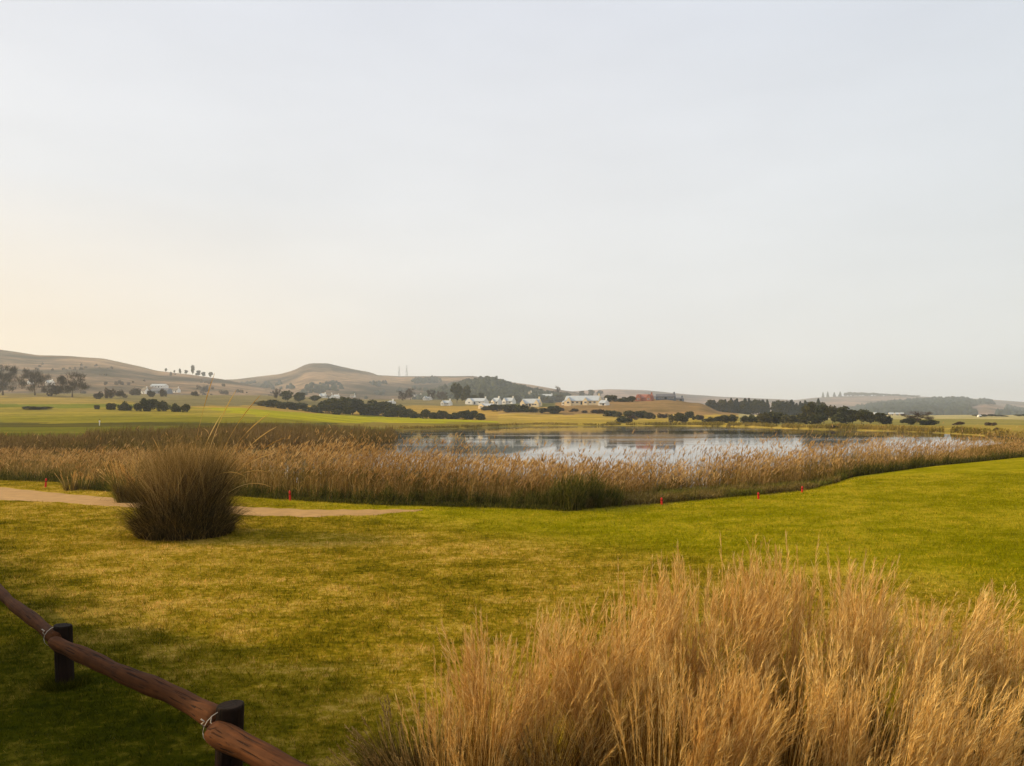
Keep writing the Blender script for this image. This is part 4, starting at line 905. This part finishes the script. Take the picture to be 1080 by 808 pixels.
# ------------------------------------------------------------------ village houses
def house(label, px, yb, wpx, hw, hr, wall, roof, rot=0, dep=None, nwin=3, gables=(), chimney=True, group='village houses', D=None, name='house'):
    """hw / hr = wall and roof height in photo pixels, gables = [(offset -0.5..0.5, width frac)] cross gables to the front"""
    if D is None: D = findD(px, yb + .6)
    wpx *= 1.03; hw *= 1.05; hr *= 1.05; s = D / F; Wm = wpx * s; Hw = hw * s; Hr = hr * s; Dp = dep or max(5, Wm * .45)
    t = empty(name, P(px, D) + Vector((0, 0, -.1)), rot); tag(t, label, 'house', group)
    bm = bmesh.new(); x0, x1 = -Wm / 2, Wm / 2; y0, y1 = -Dp / 2, Dp / 2
    def prism(bm, pts, axis, a0, a1):
        A_ = [bm.verts.new((a0, p[0], p[1]) if axis == 'x' else (p[0], a0, p[1])) for p in pts]; B_ = [bm.verts.new((a1, p[0], p[1]) if axis == 'x' else (p[0], a1, p[1])) for p in pts]
        bm.faces.new(A_); bm.faces.new(B_[::-1])
        for i in range(len(pts)): j = (i + 1) % len(pts); bm.faces.new((A_[i], B_[i], B_[j], A_[j]))
    prism(bm, [(y0, -2), (y1, -2), (y1, Hw), (0, Hw + Hr * .96), (y0, Hw)], 'x', x0, x1)
    gb = []
    for off, fr in gables:
        gx = off * Wm; gw = fr * Wm / 2; gr = min(Hr * 1.0, gw * 1.3)
        prism(bm, [(gx - gw, -2), (gx + gw, -2), (gx + gw, Hw), (gx, Hw + gr), (gx - gw, Hw)], 'y', y0 - 1.2, 0)
        gb.append((gx, gw, gr))
    bmobj('wall', bm, M[wall], t)
    bm = bmesh.new(); th = .25; ov = .5
    sl_ = Hr / (Dp / 2)
    prism(bm, [(y0 - ov, Hw - ov * sl_ + .02), (0, Hw + Hr), (y1 + ov, Hw - ov * sl_ + .02), (y1 + ov, Hw - ov * sl_ + th), (0, Hw + Hr + th), (y0 - ov, Hw - ov * sl_ + th)], 'x', x0 + .25, x1 - .25)
    for gx, gw, gr in gb:
        sg = gr / gw
        prism(bm, [(gx - gw - .3, Hw - .3 * sg + .03), (gx, Hw + gr + .03), (gx + gw + .3, Hw - .3 * sg + .03), (gx + gw + .3, Hw - .3 * sg + .26), (gx, Hw + gr + .26), (gx - gw - .3, Hw - .3 * sg + .26)], 'y', y0 - 1.0, -.1)
    rf_ = bmobj('roof', bm, M[roof], t)
    if chimney:
        bm = bmesh.new(); cx = x1 - .9; box(bm, cx - .45, cx + .45, -.4, .4, Hw + Hr * .5, Hw + Hr + 1.3); box(bm, cx - .55, cx + .55, -.5, .5, Hw + Hr + 1.3, Hw + Hr + 1.5)
        bmobj('chimney', bm, M[wall], rf_)
    xs = np.linspace(x0, x1, nwin + 2)[1:-1]
    for i, xx in enumerate(xs):
        yf = y0
        for gx, gw, gr in gb:
            if abs(xx - gx) < gw - .6: yf = y0 - 1.2
            elif abs(xx - gx) < gw + .8: yf = None
        if yf is None: continue
        if i == nwin // 2:
            bm = bmesh.new(); box(bm, xx - .55, xx + .55, yf - .07, yf + .05, .1, min(2.2, Hw * .8)); bmobj('door', bm, M['pane'], t)
        else:
            bm = bmesh.new(); box(bm, xx - .75, xx + .75, yf - .06, yf + .05, Hw * .35, Hw * .78); w_ = bmobj('window', bm, M['wall_white'], t)
            bm = bmesh.new(); box(bm, xx - .62, xx - .04, yf - .09, yf - .03, Hw * .35 + .12, Hw * .78 - .12); box(bm, xx + .04, xx + .62, yf - .09, yf - .03, Hw * .35 + .12, Hw * .78 - .12); bmobj('pane', bm, M['pane'], w_)
    return t
house('yellow cream house with two front gables and pale roof above the hedge', 560.5, 428.5, 20, 3.6, 4.0, 'wall_cream', 'roof_grey', R(-22), None, 5, ((-.38, .24), (.38, .24)))
house('white house with tall steep gable up behind the yellow house, left one', 559, 420, 6, 3.4, 3.4, 'wall_white', 'roof_thatch', R(-60), 5, 2)
house('white house with steep gable and long pale wing behind the yellow house, right one', 575, 421.5, 16, 3., 3., 'wall_white', 'roof_grey', R(-25), None, 4, ((-.35, .3),))
house('long white house with pale metal roof and gables on the brown slope', 615, 426.5, 36, 4.2, 4.6, 'wall_cream', 'roof_grey', R(-18), 9, 7, ((-.36, .13), (.12, .12)))
house('low white annex at the left end of the long white house', 597, 426.5, 7, 2.6, 1.2, 'wall_white', 'roof_grey', R(-20), 5, 3, (), False)
house('white wing at the right end of the long white house', 637, 427, 8, 2.6, 2.4, 'wall_white', 'roof_grey', R(-30), 6, 2)
house('small white house up behind the left end of the long white house', 602, 418, 11, 2., 1.8, 'wall_white', 'roof_grey', R(-15), 6, 3, D=640)
house('low flat looking white house on the ridge left of the red house', 656, 421, 10, 2.4, 1.2, 'wall_white', 'roof_grey', R(-10), 7, 3, D=640)
house('red walled house with two gables on top of the golden mound', 680, 422.8, 17, 3.2, 3.0, 'wall_red', 'roof_red', R(-20), 7, 4, ((-.3, .3), (.3, .3)), D=505)
house('dark slate blue house on top of the golden mound, right of the red one', 702, 423, 20, 3., 2.4, 'wall_blue', 'roof_dark', R(-10), 8, 5, D=510)
house('long grey roofed house behind the red house', 688, 420.5, 30, 2., 3.2, 'wall_blue', 'roof_dark', R(-8), 9, 5, D=585)
house('small grey house with flat roof at the right end of the mound crest', 716, 423, 9, 2.4, 1.0, 'wall_blue', 'roof_dark', R(-5), 6, 2, D=540)
for lab, px_, yb, w_, hw_, hr_, wl, rf2 in (
    ('first and largest of the three small white gabled houses above the dark hedge', 341, 419, 7, 2., 2.2, 'wall_white', 'roof_grey'),
    ('middle of the three small white gabled houses above the dark hedge', 348, 419.5, 6, 2., 2., 'wall_white', 'roof_thatch'),
    ('rightmost of the three small white gabled houses above the dark hedge', 355, 419.5, 6, 1.8, 1.6, 'wall_white', 'roof_grey'),
    ('tiny pale house above the right part of the dark hedge', 372, 418.5, 5, 1.4, 1.4, 'wall_white', 'roof_thatch'),
    ('low white shed on the golden field right of the dark hedge', 413, 425, 6, 1.6, 1., 'wall_white', 'roof_grey'),
    ('grey roofed house below the brown trees at the foot of the hill', 440, 420, 9, 2., 2.2, 'wall_white', 'roof_dark'),
    ('small white house right of the grey roofed one at the foot of the hill', 451, 421.5, 8, 2., 1.8, 'wall_white', 'roof_grey'),
    ('white cottage at the edge of the golden field left of the dark village trees', 471, 427, 10, 2.6, 2., 'wall_white', 'roof_grey'),
    ('long white building right of the dark village trees', 503, 426.2, 22, 3.2, 2.8, 'wall_white', 'roof_grey'),
    ('white flat house just below the long white village building', 514, 430.2, 17, 2.8, 1.8, 'wall_cream', 'roof_grey'),
    ('white house with two gables below the wooded hill', 524, 426.4, 8, 3.8, 3.0, 'wall_white', 'roof_grey'),
    ('pale blue grey roofed house at the foot of the wooded hill', 537, 425.6, 12, 3.2, 2.8, 'wall_white', 'roof_grey')):
    house(lab, px_, yb, w_, hw_, hr_, wl, rf2, R(random.uniform(-35, -10)), None, 3, ((-.25, .35),) if w_ > 6 else ())
house('white farmhouse seen between the bare winter trees', 53, 406, 9, 2.6, 2.4, 'wall_white', 'roof_grey', R(-30), None, 3, ((-.2, .4),))
house('small white outbuilding left of the white farmhouse', 32, 405, 4, 2., 1.4, 'wall_white', 'roof_grey', R(-20), None, 2)
FGp = 'farm below the left hill'
house('long grey roofed barn of the farm below the left hill', 170, 414.5, 20, 2.8, 2.4, 'wall_blue', 'roof_dark', R(-8), None, 5, (), False, FGp)
house('small white house at the left end of the farm', 153, 415, 7, 3.2, 2.8, 'wall_white', 'roof_thatch', R(-30), None, 2, (), True, FGp)
house('pale long shed behind the farm barn', 168, 409, 16, 2.2, 1.6, 'wall_white', 'roof_grey', R(-8), None, 4, (), False, FGp)
house('pale house at the right end of the farm', 186, 413.5, 7, 2.6, 2., 'wall_white', 'roof_thatch', R(-20), None, 2, (), True, FGp)
for i, (p_, w_) in enumerate(((940, 5), (946, 4), (951, 4), (923, 3.5))):
    house(ORD[i] + ' tiny white house in the group left of the lone grey tree', p_, 440, w_, 1.8, 1.2, 'wall_cream', 'roof_grey', R(-20), None, 2, (), False, 'tiny houses at the foot of the right hill', D=850)
house('tiny white shed in the beige field in front of the distant tree row', 1033, 444, 3, 1.4, .8, 'wall_white', 'roof_grey', R(-20), None, 2, (), False, D=480)

# pylons on the central hill
def pylon(px, D, Ht):
    t = empty('pylon', P(px, D)); bm = bmesh.new(); w = Ht * .10
    for sx in (-1, 1):
        for sy in (-1, 1): tube(bm, [(sx * w, sy * w, -3), (sx * w * .25, sy * w * .25, Ht * .75), (0, 0, Ht)], .22, 4)
    for k in range(7):
        z0, z1 = Ht * .1 * k, Ht * .1 * (k + 1); a_, b_ = w * (1 - .1 * k), w * (1 - .1 * (k + 1))
        for sy in (-1, 1): tube(bm, [(-a_, sy * a_, z0), (b_, sy * b_, z1)], .12, 4); tube(bm, [(a_, sy * a_, z0), (-b_, sy * b_, z1)], .12, 4)
    bmobj('lattice_mast', bm, M['steel'], t)
    for zf in (.72, .84, .95):
        bm = bmesh.new(); tube(bm, [(-Ht * .14, 0, Ht * zf), (0, 0, Ht * zf + 1), (Ht * .14, 0, Ht * zf)], .16, 4); bmobj('cross_arm', bm, M['steel'], t)
    return t
tag(pylon(421, 2160, 30), 'faint lattice pylon on the hill crest, left of the pair', 'pylon', 'pylons on the hill crest')
tag(pylon(429, 2160, 32), 'faint lattice pylon on the hill crest, right of the pair', 'pylon', 'pylons on the hill crest')
